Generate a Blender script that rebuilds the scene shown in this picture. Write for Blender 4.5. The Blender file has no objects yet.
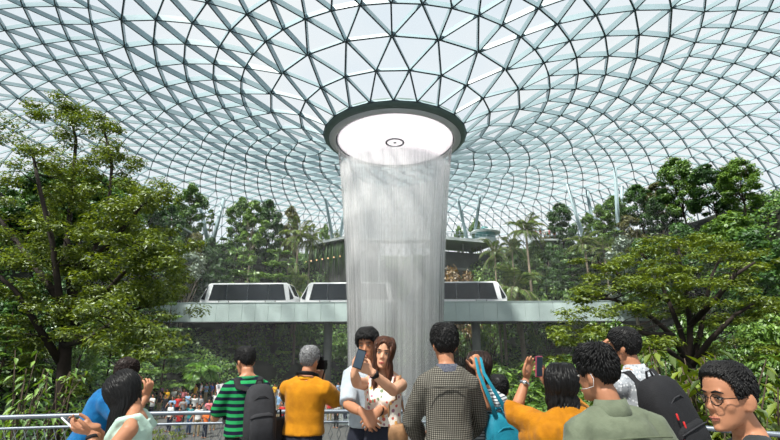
import bpy, bmesh, math, random
import numpy as np
from mathutils import Vector, Matrix, noise

random.seed(7)
RNG = np.random.default_rng(11)
PI = math.pi
SC = bpy.context.scene
COL = SC.collection

# ---------------------------------------------------------------- camera
F, EYE = 425.0, 1.72
T = math.atan(120.0 / F)
sT, cT = math.sin(T), math.cos(T)
cam_d = bpy.data.cameras.new('camera')
cam = bpy.data.objects.new('camera', cam_d)
COL.objects.link(cam)
cam.location = (0, 0, EYE)
cam.rotation_euler = (PI / 2 + T, 0, 0)
cam_d.sensor_width = 36.0
cam_d.lens = F / 780.0 * 36.0
cam_d.clip_end = 600
cam_d.clip_start = 0.05
SC.camera = cam


def at(px, py, D):
    """a point of the place at forward distance D seen at pixel px, py"""
    u = (px - 390.0) / F
    v = (220.0 - py) / F
    fw = cT - sT * v
    up = sT + cT * v
    return Vector((u / fw * D, D, EYE + up / fw * D))


def slope(py):
    v = (220.0 - py) / F
    return (sT + cT * v) / (cT - sT * v)


# ---------------------------------------------------------------- helpers
def link(o, parent=None):
    COL.objects.link(o)
    if parent is not None:
        o.parent = parent
    return o


def tag(o, label=None, cat=None, group=None, kind=None):
    if label:
        o['label'] = label
    if cat:
        o['category'] = cat
    if group:
        o['group'] = group
    if kind:
        o['kind'] = kind
    return o


def thing(name, label, cat, loc=(0, 0, 0), rz=0.0, group=None, kind=None):
    o = bpy.data.objects.new(name, None)
    o.empty_display_size = 0.2
    link(o)
    o.location = loc
    o.rotation_euler = (0, 0, rz)
    return tag(o, label, cat, group, kind)


def copy_tree(o, parent=None):
    c = o.copy()
    for k in ('label', 'group'):
        if parent is None and k in c:
            del c[k]
    link(c, parent)
    for ch in list(o.children):
        copy_tree(ch, c)
    return c


class MB:
    """collects shapes and links them as one mesh object"""

    def __init__(self):
        self.v = []
        self.f = []

    def add(self, vs, fs):
        b = len(self.v)
        self.v.extend([tuple(p) for p in vs])
        self.f.extend([tuple(i + b for i in q) for q in fs])

    def rings(self, rings, cap=True, closed=False):
        n = len(rings[0])
        vs = [p for r in rings for p in r]
        fs = []
        m = len(rings)
        for i in range(m if closed else m - 1):
            a, b = i * n, ((i + 1) % m) * n
            for j in range(n):
                k = (j + 1) % n
                fs.append((a + j, a + k, b + k, b + j))
        if cap and not closed:
            fs.append(tuple(range(n - 1, -1, -1)))
            fs.append(tuple((m - 1) * n + j for j in range(n)))
        self.add(vs, fs)

    def tube(self, pts, rad, seg=10, flat=1.0, ref=None, rnd=True):
        pts = [Vector(p) for p in pts]
        if not hasattr(rad, '__len__'):
            rad = [rad] * len(pts)
        rad = list(rad)
        if rnd:
            d0 = (pts[0] - pts[1]).normalized()
            d1 = (pts[-1] - pts[-2]).normalized()
            r0, r1 = rad[0], rad[-1]
            pts = [pts[0] + d0 * r0 * .85, pts[0] + d0 * r0 * .5] + pts + [pts[-1] + d1 * r1 * .5, pts[-1] + d1 * r1 * .85]
            rad = [r0 * .45, r0 * .84] + rad + [r1 * .84, r1 * .45]
        rr = []
        prev = None
        for i, p in enumerate(pts):
            d = (pts[min(i + 1, len(pts) - 1)] - pts[max(i - 1, 0)])
            d = d.normalized() if d.length > 1e-9 else Vector((0, 0, 1))
            if ref is not None:
                a = Vector(ref) - d * d.dot(Vector(ref))
            elif prev is None:
                h = Vector((1, 0, 0)) if abs(d.x) < .8 else Vector((0, 1, 0))
                a = h - d * d.dot(h)
            else:
                a = prev - d * d.dot(prev)
            a.normalize()
            prev = a
            b = d.cross(a)
            r = rad[i]
            rr.append([p + a * (r * math.cos(2 * PI * j / seg)) + b * (r * flat * math.sin(2 * PI * j / seg)) for j in range(seg)])
        self.rings(rr)

    def ell(self, c, r, M=None, nu=14, nv=9):
        c = Vector(c)
        if not hasattr(r, '__len__'):
            r = (r, r, r)
        rr = []
        for i in range(1, nv):
            ph = PI * i / nv
            row = []
            for j in range(nu):
                th = 2 * PI * j / nu
                p = Vector((r[0] * math.sin(ph) * math.cos(th), r[1] * math.sin(ph) * math.sin(th), -r[2] * math.cos(ph)))
                if M is not None:
                    p = M @ p
                row.append(c + p)
            rr.append(row)
        self.rings(rr)

    def box(self, c, s, M=None):
        c = Vector(c)
        vs = []
        for z in (-1, 1):
            for y in (-1, 1):
                for x in (-1, 1):
                    p = Vector((x * s[0] / 2, y * s[1] / 2, z * s[2] / 2))
                    if M is not None:
                        p = M @ p
                    vs.append(c + p)
        self.add(vs, [(0, 2, 3, 1), (4, 5, 7, 6), (0, 1, 5, 4), (2, 6, 7, 3), (0, 4, 6, 2), (1, 3, 7, 5)])

    def lathe(self, prof, c=(0, 0, 0), seg=64, closed=False, a0=0.0, a1=2 * PI):
        full = abs(a1 - a0 - 2 * PI) < 1e-6
        n = len(prof)
        m = seg if full else seg + 1
        vs = []
        for i in range(m):
            a = a0 + (a1 - a0) * i / seg
            for r, z in prof:
                vs.append((c[0] + r * math.sin(a), c[1] + r * math.cos(a), c[2] + z))
        fs = []
        for i in range(seg):
            p, q = i * n, ((i + 1) % m) * n
            for j in range(n if closed else n - 1):
                k = (j + 1) % n
                fs.append((p + j, p + k, q + k, q + j))
        if not full and closed:
            fs.append(tuple(range(n)))
            fs.append(tuple((m - 1) * n + j for j in range(n - 1, -1, -1)))
        self.add(vs, fs)

    def mesh(self, name):
        me = bpy.data.meshes.new(name)
        me.from_pydata(self.v, [], self.f)
        me.validate()
        me.update()
        return me

    def build(self, name, mat, parent=None, smooth=True, bevel=0.0, auto=None):
        me = self.mesh(name)
        o = bpy.data.objects.new(name, me)
        link(o, parent)
        fin(me, mat, smooth)
        if bevel > 0:
            bm = bmesh.new()
            bm.from_mesh(me)
            bmesh.ops.recalc_face_normals(bm, faces=bm.faces)
            es = [e for e in bm.edges if len(e.link_faces) == 2 and e.calc_face_angle(0) > .5]
            bmesh.ops.bevel(bm, geom=es, offset=bevel, segments=2, affect='EDGES', profile=.6)
            bm.to_mesh(me)
            bm.free()
            fin(me, mat, smooth)
        return o


def fin(me, mat, smooth=True):
    me.materials.clear()
    if mat is not None:
        me.materials.append(mat)
    me.polygons.foreach_set('use_smooth', [smooth] * len(me.polygons))
    me.update()


def remesh(mb, name, mat, parent, voxel=.01, sm=3, disp=None, extra=None):
    me = mb.mesh(name)
    o = bpy.data.objects.new(name, me)
    link(o)
    bm = bmesh.new()
    bm.from_mesh(me)
    bmesh.ops.recalc_face_normals(bm, faces=bm.faces)
    bm.to_mesh(me)
    bm.free()
    m = o.modifiers.new('r', 'REMESH')
    m.mode = 'VOXEL'
    m.voxel_size = voxel
    if sm:
        s = o.modifiers.new('s', 'SMOOTH')
        s.factor = .5
        s.iterations = sm
    dg = bpy.context.evaluated_depsgraph_get()
    dg.update()
    me2 = bpy.data.meshes.new_from_object(o.evaluated_get(dg))
    me2.name = name
    bpy.data.objects.remove(o)
    bpy.data.meshes.remove(me)
    if disp:
        co = [v.co.copy() for v in me2.vertices]
        no = [v.normal.copy() for v in me2.vertices]
        for v, c, n in zip(me2.vertices, co, no):
            v.co = c + n * disp(c)
    if extra is not None and extra.v:
        bm = bmesh.new()
        bm.from_mesh(me2)
        ex = extra.mesh('x')
        bm.from_mesh(ex)
        bpy.data.meshes.remove(ex)
        bm.to_mesh(me2)
        bm.free()
    fin(me2, mat, True)
    ob = bpy.data.objects.new(name, me2)
    link(ob, parent)
    return ob


# ---------------------------------------------------------------- materials
def new_mat(name):
    m = bpy.data.materials.new(name)
    m.use_nodes = True
    nt = m.node_tree
    nt.nodes.clear()
    out = nt.nodes.new('ShaderNodeOutputMaterial')
    return m, nt, out


def N(nt, t, **kw):
    n = nt.nodes.new('ShaderNode' + t)
    for k, v in kw.items():
        if k in n.inputs:
            n.inputs[k].default_value = v
        else:
            setattr(n, k, v)
    return n


def rgb(c, g=1.0):
    """sRGB 0..255 to linear"""
    r = []
    for x in c:
        x = x / 255.0
        r.append((x / 12.92 if x <= .04045 else ((x + .055) / 1.055) ** 2.4) * g)
    return (r[0], r[1], r[2], 1.0)


def ramp(nt, fac, stops, interp='LINEAR'):
    n = nt.nodes.new('ShaderNodeValToRGB')
    n.color_ramp.interpolation = interp
    el = n.color_ramp.elements
    while len(el) < len(stops):
        el.new(.5)
    for e, (p, c) in zip(el, stops):
        e.position = p
        e.color = c
    nt.links.new(fac, n.inputs['Fac'])
    return n.outputs['Color']


def noisy(nt, scale, detail=3.0, stretch=(1, 1, 1), coord='Object'):
    tc = nt.nodes.new('ShaderNodeTexCoord')
    mp = N(nt, 'Mapping')
    mp.inputs['Scale'].default_value = stretch
    nt.links.new(tc.outputs[coord], mp.inputs['Vector'])
    no = N(nt, 'TexNoise')
    no.inputs['Scale'].default_value = scale
    no.inputs['Detail'].default_value = detail
    nt.links.new(mp.outputs['Vector'], no.inputs['Vector'])
    return no.outputs['Fac']


def plain(name, c, rough=.6, metal=0.0, var=.12, scale=6.0, bump=0.0, bscale=40.0, spec=.4, c2=None, stretch=(1, 1, 1), sheen=0.0, sub=0.0):
    m, nt, out = new_mat(name)
    b = N(nt, 'BsdfPrincipled')
    b.inputs['Roughness'].default_value = rough
    b.inputs['Metallic'].default_value = metal
    b.inputs['Specular IOR Level'].default_value = spec
    if sheen:
        b.inputs['Sheen Weight'].default_value = sheen
    if sub:
        b.inputs['Subsurface Weight'].default_value = sub
        b.inputs['Subsurface Radius'].default_value = (.01, .004, .002)
    a = rgb(c) if max(c) > 1.5 else (*c, 1)
    lo = tuple(x * (1 - var) for x in a[:3]) + (1,)
    hi = rgb(c2) if c2 else tuple(min(1, x * (1 + var)) for x in a[:3]) + (1,)
    fac = noisy(nt, scale, 4, stretch)
    nt.links.new(ramp(nt, fac, [(.3, lo), (.7, hi)]), b.inputs['Base Color'])
    if bump:
        bp = N(nt, 'Bump')
        bp.inputs['Strength'].default_value = bump
        bp.inputs['Distance'].default_value = .01
        nt.links.new(noisy(nt, bscale, 3), bp.inputs['Height'])
        nt.links.new(bp.outputs['Normal'], b.inputs['Normal'])
    nt.links.new(b.outputs[0], out.inputs['Surface'])
    return m


def leaf_mat(name, dark, light, trans=.35, rough=.45, gloss=.06):
    m, nt, out = new_mat(name)
    geo = N(nt, 'NewGeometry')
    oi = N(nt, 'ObjectInfo')
    add = N(nt, 'Math', operation='MULTIPLY_ADD')
    add.inputs[1].default_value = .3
    nt.links.new(oi.outputs['Random'], add.inputs[0])
    sc = N(nt, 'Math', operation='MULTIPLY')
    sc.inputs[1].default_value = .7
    nt.links.new(geo.outputs['Random Per Island'], sc.inputs[0])
    nt.links.new(sc.outputs[0], add.inputs[2])
    mid = tuple((a * .6 + b * .4) for a, b in zip(rgb(dark), rgb(light)))
    c = ramp(nt, add.outputs[0], [(0.05, rgb(dark)), (.55, mid), (.97, rgb(light))])
    d = N(nt, 'BsdfDiffuse')
    t = N(nt, 'BsdfTranslucent')
    g = N(nt, 'BsdfGlossy')
    g.inputs['Roughness'].default_value = rough
    g.inputs['Color'].default_value = (.9, .95, .9, 1)
    tcol = N(nt, 'MixRGB', blend_type='MULTIPLY')
    tcol.inputs[0].default_value = 1
    tcol.inputs[2].default_value = (1.25, 1.15, .5, 1)
    nt.links.new(c, tcol.inputs[1])
    nt.links.new(c, d.inputs['Color'])
    nt.links.new(tcol.outputs[0], t.inputs['Color'])
    mx = N(nt, 'MixShader')
    mx.inputs[0].default_value = trans
    nt.links.new(d.outputs[0], mx.inputs[1])
    nt.links.new(t.outputs[0], mx.inputs[2])
    m2 = N(nt, 'MixShader')
    m2.inputs[0].default_value = gloss
    nt.links.new(mx.outputs[0], m2.inputs[1])
    nt.links.new(g.outputs[0], m2.inputs[2])
    nt.links.new(m2.outputs[0], out.inputs['Surface'])
    return m


M = {}
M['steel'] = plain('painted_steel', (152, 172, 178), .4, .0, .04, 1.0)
M['beam_shade'] = plain('beam_underside_shade', (66, 78, 86), .5, 0, .06, 1.0)  # dim underside of the roof beams, shade painted in as a darker colour
M['rim'] = plain('oculus_metal', (92, 108, 104), .5, .0, .08, 1.0)
M['soffit'] = plain('oculus_soffit_lit', (196, 194, 196), .5, .0, .04, 1.0)  # paler than the rim: glow from disc and water painted into the colour
M['rim_dark'] = plain('oculus_gap', (45, 45, 52), .6)
M['panel'] = plain('bridge_panel', (178, 194, 192), .5, .0, .08, .35)
M['concrete'] = plain('concrete', (128, 130, 128), .8, 0, .15, .8)
M['concrete_dark'] = plain('dark_concrete', (70, 72, 72), .85, 0, .2, .8)
M['slab'] = plain('pale_slab', (186, 194, 194), .7, 0, .08, .8)
M['rock'] = plain('rock_face', (74, 76, 74), .9, 0, .35, .5, .6, 2.0)
M['train_white'] = plain('train_paint', (238, 240, 242), .3, 0, .03, 1.0)
M['train_glass'] = plain('train_window', (18, 25, 32), .15, 0, .25, .4, spec=.5)
M['train_grey'] = plain('train_panel', (206, 214, 214), .4, 0, .05, 1.0)
M['dark'] = plain('dark_rubber', (24, 25, 27), .7)
M['rail'] = plain('rail_steel', (112, 120, 130), .4, .3, .08, 3.0)
M['wire'] = plain('wire_mesh_steel', (120, 126, 132), .45, .5, .1, 3.0)
M['soil'] = plain('soil', (30, 27, 20), .95, 0, .4, .3, c2=(34, 42, 24))
M['plaza'] = plain('plaza_paving', (86, 86, 84), .8, 0, .15, .6)
M['deck'] = plain('deck_paving', (140, 138, 134), .7, 0, .1, 2.0)
M['bark'] = plain('bark', (74, 62, 50), .9, 0, .35, 5.0, .5, 30)
M['bark_dark'] = plain('dark_bark', (44, 36, 30), .9, 0, .3, 5.0, .5, 30)
M['bark_pale'] = plain('pale_bark', (140, 128, 110), .9, 0, .25, 5.0, .3, 30)
M['leaf_fore'] = leaf_mat('leaf_foreground', (34, 60, 22), (132, 150, 42), .42)
M['leaf_bright'] = leaf_mat('leaf_bright', (46, 70, 22), (146, 164, 44), .38)
M['leaf_mid'] = leaf_mat('leaf_mid', (58, 98, 40), (142, 178, 70))
M['leaf_dark'] = leaf_mat('leaf_dark', (36, 72, 34), (98, 144, 62), .36)
M['leaf_olive'] = leaf_mat('leaf_olive', (70, 76, 42), (142, 138, 72))
M['leaf_palm'] = leaf_mat('leaf_palm', (52, 84, 36), (150, 172, 78), .35)
M['leaf_fern'] = leaf_mat('leaf_fern', (92, 150, 50), (180, 220, 100), .5)
M['leaf_red'] = leaf_mat('leaf_reddish', (92, 66, 40), (150, 118, 60))
M['leaf_silver'] = leaf_mat('leaf_silver', (90, 110, 96), (176, 190, 176), .3)

# glass of the dome
m, nt, out = new_mat('dome_glass')
tr = N(nt, 'BsdfTransparent')
tr.inputs['Color'].default_value = (.95, .975, .98, 1)
gl = N(nt, 'BsdfGlossy')
gl.inputs['Roughness'].default_value = .03
fr = N(nt, 'Fresnel')
fr.inputs['IOR'].default_value = 1.25
mx = N(nt, 'MixShader')
nt.links.new(fr.outputs[0], mx.inputs[0])
nt.links.new(tr.outputs[0], mx.inputs[1])
nt.links.new(gl.outputs[0], mx.inputs[2])
nt.links.new(mx.outputs[0], out.inputs['Surface'])
M['glass'] = m

# white translucent oculus disc
m, nt, out = new_mat('oculus_acrylic')
t1 = N(nt, 'BsdfTranslucent')
t1.inputs['Color'].default_value = (.54, .51, .54, 1)
d1 = N(nt, 'BsdfTransparent')
d1.inputs['Color'].default_value = (1, 1, 1, 1)
mx = N(nt, 'MixShader')
mx.inputs[0].default_value = .3
nt.links.new(t1.outputs[0], mx.inputs[1])
nt.links.new(d1.outputs[0], mx.inputs[2])
nt.links.new(mx.outputs[0], out.inputs['Surface'])
M['acrylic'] = m

# falling water
m, nt, out = new_mat('falling_water')
d1 = N(nt, 'BsdfDiffuse')
d1.inputs['Color'].default_value = (.99, .985, .99, 1)
t1 = N(nt, 'BsdfTranslucent')
t1.inputs['Color'].default_value = (.99, .985, .99, 1)
mx = N(nt, 'MixShader')
mx.inputs[0].default_value = .6
nt.links.new(d1.outputs[0], mx.inputs[1])
nt.links.new(t1.outputs[0], mx.inputs[2])
tr = N(nt, 'BsdfTransparent')
m2 = N(nt, 'MixShader')
f1 = noisy(nt, 4.0, 5, (3, 3, .5))
mr = N(nt, 'MapRange')
mr.inputs['From Min'].default_value = .3
mr.inputs['From Max'].default_value = .72
mr.inputs['To Min'].default_value = .01
mr.inputs['To Max'].default_value = .10
nt.links.new(f1, mr.inputs['Value'])
tc = nt.nodes.new('ShaderNodeTexCoord')
sp = N(nt, 'SeparateXYZ')
nt.links.new(tc.outputs['Object'], sp.inputs[0])
zr = N(nt, 'MapRange')
zr.inputs['From Min'].default_value = -4
zr.inputs['From Max'].default_value = 22
nt.links.new(sp.outputs['Z'], zr.inputs['Value'])
zc = ramp(nt, zr.outputs[0], [(0, (.28, .28, .28, 1)), (.35, (.26, .26, .26, 1)), (.55, (.45, .45, .45, 1)), (.72, (.95, .95, .95, 1)), (.82, (.6, .6, .6, 1)), (.95, (.25, .25, .25, 1))])
ml = N(nt, 'Math', operation='MULTIPLY')
nt.links.new(mr.outputs[0], ml.inputs[0])
nt.links.new(zc, ml.inputs[1])
nt.links.new(ml.outputs[0], m2.inputs[0])
nt.links.new(tr.outputs[0], m2.inputs[1])
nt.links.new(mx.outputs[0], m2.inputs[2])
nt.links.new(m2.outputs[0], out.inputs['Surface'])
M['water'] = m
M['pool'] = plain('pool_water', (120, 130, 132), .1, 0, .15, 1.0, .3, 3.0)

# ---------------------------------------------------------------- the place: axis of the dome, terrain
AX, AY = 0.5, 40.0


def interp(x, tab):
    if x <= tab[0][0]:
        return tab[0][1]
    for (a, b), (c, d) in zip(tab, tab[1:]):
        if x <= c:
            return b + (d - b) * (x - a) / (c - a)
    return tab[-1][1]


HILL = [(0, -4), (20.8, -4), (22.5, -1.6), (25, -.4), (27.5, 1.6), (29, 2.6), (31, 5.5), (36, 13.5), (42, 17), (45, 17.2), (45.6, -4)]
NEARZ = [(5.0, -.4), (6.5, -1.0), (14, -3.5), (20, -4.0)]


def terr(x, y):
    dx, dy = x - AX, y - AY
    R = math.hypot(dx, dy)
    a = abs(math.atan2(dx, dy))
    w = min(1.0, max(0.0, (2.3 - a) / .4))
    w = w * w * (3 - 2 * w)
    return w * interp(R, HILL) + (1 - w) * interp(y, NEARZ)


def build_terrain():
    mb = MB()
    nR, nA = 60, 180
    vs, fs = [], []
    for i in range(nR + 1):
        R = 46.0 * i / nR
        for j in range(nA):
            a = 2 * PI * j / nA
            x, y = AX + R * math.sin(a), AY + R * math.cos(a)
            z = terr(x, y)
            if y < 5.3 and z < .5:
                z = min(z, -.5)
            z += .35 * noise.noise(Vector((x * .25, y * .25, 0))) * (1 if R > 25 else 0)
            vs.append((x, y, z))
    for i in range(nR):
        for j in range(nA):
            k = (j + 1) % nA
            fs.append((i * nA + j, i * nA + k, (i + 1) * nA + k, (i + 1) * nA + j))
    mb.add(vs, fs)
    o = mb.build('ground', M['soil'])
    tag(o, kind='structure')


build_terrain()

# viewing deck under the visitors
mb = MB()
pts = [(-9, -3), (9, -3), (9, 2.6), (5.2, 2.9), (3.4, 3.55), (2.2, 4.25), (1.0, 4.72), (0, 4.8), (-1.5, 4.78), (-3.2, 4.52), (-5.2, 4.0), (-9, 3.4)]
vs = [(x, y + .15, 0) for x, y in pts] + [(x, y + .15, -.6) for x, y in pts]
n = len(pts)
mb.add(vs, [tuple(range(n)), tuple(range(2 * n - 1, n - 1, -1))] + [(i, i + n, (i + 1) % n + n, (i + 1) % n) for i in range(n)])
tag(mb.build('floor', M['deck'], smooth=False), kind='structure')

# plaza where the crowd stands, and pool under the fall
mb = MB()
mb.lathe([(8.6, -3.94), (20.6, -3.94), (20.6, -4.3), (8.6, -4.3)], (AX, AY, 0), 72, closed=True)
tag(mb.build('floor_plaza', M['plaza'], smooth=False), kind='structure')
mb = MB()
mb.lathe([(0, -3.86), (8.4, -3.86), (8.4, -4.2), (0, -4.2)], (AX, AY, 0), 64)
tag(mb.build('pool', M['pool'], smooth=False), 'round splash pool at the foot of the indoor waterfall', 'pool', kind='structure')

# ---------------------------------------------------------------- dome
RINGS = [(7.15, 20.3, 22), (9.62, 21.65, 22), (12.58, 22.6, 22),
         (15.28, 23.3, 44), (17.75, 23.6, 44), (20.15, 23.8, 44), (22.46, 23.95, 44), (24.67, 24.05, 44), (26.8, 24.1, 88),
         (28.9, 24.1, 88), (31.0, 24.0, 88), (33.1, 23.85, 88), (35.2, 23.6, 88),
         (37.3, 23.2, 88), (39.4, 22.7, 176), (41.5, 22.0, 176), (43.6, 21.0, 176), (45.6, 19.8, 176), (47.4, 18.2, 176), (49.0, 16.2, 176),
         (50.3, 13.8, 176), (51.3, 11.0, 176), (52.0, 8.0, 176), (52.4, 5.0, 176), (52.6, 2.0, 176), (52.7, -1.0, 176), (52.7, -5.8, 176)]


def build_dome():
    nodes, offs = [], []
    off = 0.0
    for i, (R, h, n) in enumerate(RINGS):
        if i > 0:
            off = 0.0 if RINGS[i - 1][2] != n else (.5 if off == 0 else 0.0)
        if i in (0,):
            off = 0.0
        offs.append(off)
        row = []
        for j in range(n):
            a = PI + math.radians(1.6) + (j + off) * 2 * PI / n
            row.append(Vector((AX + R * math.sin(a), AY + R * math.cos(a), EYE + h)))
        nodes.append(row)
    # outward normals per ring
    nrm = []
    for i, (R, h, n) in enumerate(RINGS):
        a, b = RINGS[max(0, i - 1)], RINGS[min(len(RINGS) - 1, i + 1)]
        dr, dh = b[0] - a[0], b[1] - a[1]
        l = math.hypot(dr, dh)
        nr, nz = -dh / l, dr / l
        row = []
        for p in nodes[i]:
            rad = Vector((p.x - AX, p.y - AY, 0)).normalized()
            row.append(rad * nr + Vector((0, 0, nz)))
        nrm.append(row)
    WD = {22: (.135, .34), 44: (.12, .5), 88: (.095, .36), 176: (.075, .26)}
    glass = MB()

    def beam(mb, a, b, na, nb, w, d):
        t = (b - a).normalized()
        nn = (na + nb).normalized()
        s = t.cross(nn).normalized() * w / 2
        vs = [a - s, a + s, a + s - na * d, a - s - na * d, b - s, b + s, b + s - nb * d, b - s - nb * d]
        mb.add(vs, [(0, 4, 5, 1), (1, 5, 6, 2), (2, 6, 7, 3), (3, 7, 4, 0)])

    rings, diags = [], []
    for i, (R, h, n) in enumerate(RINGS):
        mb = MB()
        for j in range(n):
            k = (j + 1) % n
            beam(mb, nodes[i][j], nodes[i][k], nrm[i][j], nrm[i][k], *WD[n])
        rings.append(mb)
        if i + 1 == len(RINGS):
            break
        n2 = RINGS[i + 1][2]
        mb = MB()
        if n2 == n:
            for j in range(n):
                # the two nearest nodes of the next ring
                if offs[i] == 0:
                    q = ((j - 1) % n, j)
                else:
                    q = (j, (j + 1) % n)
                for e in q:
                    beam(mb, nodes[i][j], nodes[i + 1][e], nrm[i][j], nrm[i + 1][e], *WD[n2])
                glass.add([nodes[i][j], nodes[i + 1][q[0]], nodes[i + 1][q[1]]], [(0, 1, 2)])
                glass.add([nodes[i][j], nodes[i + 1][q[1]], nodes[i][(j + 1) % n]], [(0, 1, 2)])
        else:
            for j in range(n):
                jn = (j + 1) % n
                c, r1, r2 = 2 * j, (2 * j + 1) % n2, (2 * j + 2) % n2
                if offs[i] != 0:
                    c, r1, r2 = (2 * j + 1) % n2, (2 * j + 2) % n2, (2 * j + 3) % n2
                l1 = (c - 1) % n2
                for e in (l1, c, r1):
                    beam(mb, nodes[i][j], nodes[i + 1][e], nrm[i][j], nrm[i + 1][e], *WD[n2])
                A = nodes[i][j]
                glass.add([A, nodes[i + 1][c], nodes[i + 1][r1]], [(0, 1, 2)])
                glass.add([A, nodes[i + 1][l1], nodes[i + 1][c]], [(0, 1, 2)])
                glass.add([A, nodes[i + 1][r1], nodes[i][jn]], [(0, 1, 2)])
        diags.append(mb)
    g = glass.build('ceiling', M['glass'], smooth=False)
    tag(g, kind='structure')
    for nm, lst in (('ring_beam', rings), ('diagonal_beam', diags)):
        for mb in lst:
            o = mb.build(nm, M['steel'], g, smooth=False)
            o.data.materials.append(M['beam_shade'])
            o.data.polygons.foreach_set('material_index', [1 if i % 4 == 2 else 0 for i in range(len(o.data.polygons))])  # lower face of each beam gets the painted shade


build_dome()

# oculus: funnel ring, disc, mark
oc = thing('oculus', 'round white skylight disc in a dark metal ring at the dome centre', 'skylight', (AX, AY, EYE + 19.5))
mb = MB()
mb.lathe([(7.2, .85), (7.25, .5), (7.15, .32), (6.72, .1), (6.6, .7)], (0, 0, 0), 96, closed=True)
mb.build('rim', M['rim'], oc)
mb = MB()
mb.lathe([(6.72, .1), (6.2, -.06), (6.05, -.02), (6.02, .3), (6.55, .6)], (0, 0, 0), 96, closed=True)
mb.build('soffit', M['soffit'], oc)
mb = MB()
mb.lathe([(6.02, .0), (6.02, .34), (5.9, .34), (5.9, .28)], (0, 0, 0), 96)
mb.build('nozzle_groove', M['rim_dark'], oc)
mb = MB()
mb.lathe([(0, .1), (5.93, .1), (5.93, .16), (0, .16)], (0, 0, 0), 96)
mb.build('disc', M['acrylic'], oc, smooth=False)
mb = MB()
mb.lathe([(.8, .03), (.98, .03), (.98, .11), (.8, .11)], (0, 0, 0), 48, closed=True)
mb.build('centre_ring', M['rim_dark'], oc, smooth=False)
mb = MB()
mb.lathe([(0, .04), (.14, .04), (.14, .1), (0, .1)], (0, 0, 0), 20)
mb.build('centre_boss', M['rim'], oc, smooth=False)

# ---------------------------------------------------------------- waterfall
FALL = [(-5.6, 4.05), (0, 4.25), (3.6, 4.43), (8.3, 4.72), (13.3, 5.15), (16.5, 5.5), (19.5, 5.95)]


def build_fall():
    mb = MB()
    zs = [19.45, 17.5, 15.2, 12.6, 10, 7.2, 4.4, 1.6, -1.4, -4, -5.5]
    for s in range(2300):
        a = random.uniform(0, 2 * PI)
        off = -abs(random.gauss(0, .34)) + .08
        if random.random() < .06:
            off = -random.uniform(.2, 3.5)
        w = random.uniform(.025, .065)
        wa = random.uniform(0, PI)
        z0 = 0
        rr = []
        i0 = 0 if random.random() < .75 else random.randint(1, 4)
        for i, h in enumerate(zs):
            if i < i0:
                continue
            fall = i / (len(zs) - 1)
            r = max(.2, interp(h, FALL) + off * (.12 + .88 * min(1, fall * 2.5)))
            aa = a + (fall ** 1.5) * .012 * math.sin(s * 1.7)
            c = Vector((AX + r * math.sin(aa), AY + r * math.cos(aa), EYE + h))
            ww = w * (.5 + .9 * fall)
            rr.append([c + Vector((math.cos(wa + q * 2 * PI / 3), math.sin(wa + q * 2 * PI / 3), 0)) * ww for q in range(3)])
        mb.rings(rr, cap=False)
    o = mb.build('waterfall', M['water'], smooth=False)
    tag(o, 'tall round curtain of white water falling from the oculus', 'waterfall', kind='stuff')


build_fall()

# ---------------------------------------------------------------- bridge and train
BR = math.atan(-.055)


def build_bridge():
    b = thing('bridge', 'pale grey panelled train bridge crossing behind the waterfall', 'bridge', (0, 50, 3.7), BR)
    mb = MB()
    L = 33.0
    mb.box((0, 4.2, .95), (2 * L, 8.0, .9))
    mb.box((0, .28, 1.1), (2 * L, .3, 2.1))
    mb.box((0, 8.1, 1.1), (2 * L, .3, 2.1))
    mb.build('deck', M['concrete_dark'], b, smooth=False)
    mb = MB()
    x = -L
    while x < L:
        mb.box((x + .78, .06, 1.16), (1.535, .14, 2.15))
        x += 1.56
    mb.build('side_panel', M['panel'], b, smooth=False)
    mb = MB()
    mb.box((0, .1, 2.27), (2 * L, .34, .07))
    mb.build('coping', M['panel'], b, smooth=False)
    mb = MB()
    mb.box((0, .1, .03), (2 * L, .24, .1))
    mb.build('drip_edge', M['concrete_dark'], b, smooth=False)
    for px in (325, 475):
        x = at(px, 345, 53).x
        mb = MB()
        mb.tube([(x, 3.5, -7.8), (x, 3.5, .55)], .52, 20, rnd=False)
        mb.build('pier', M['concrete'], b)
    for y in (2.8, 4.6):
        mb = MB()
        mb.box((0, y, 1.46), (2 * L, .35, .12))
        mb.build('running_rail', M['dark'], b, smooth=False)


build_bridge()


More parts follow.
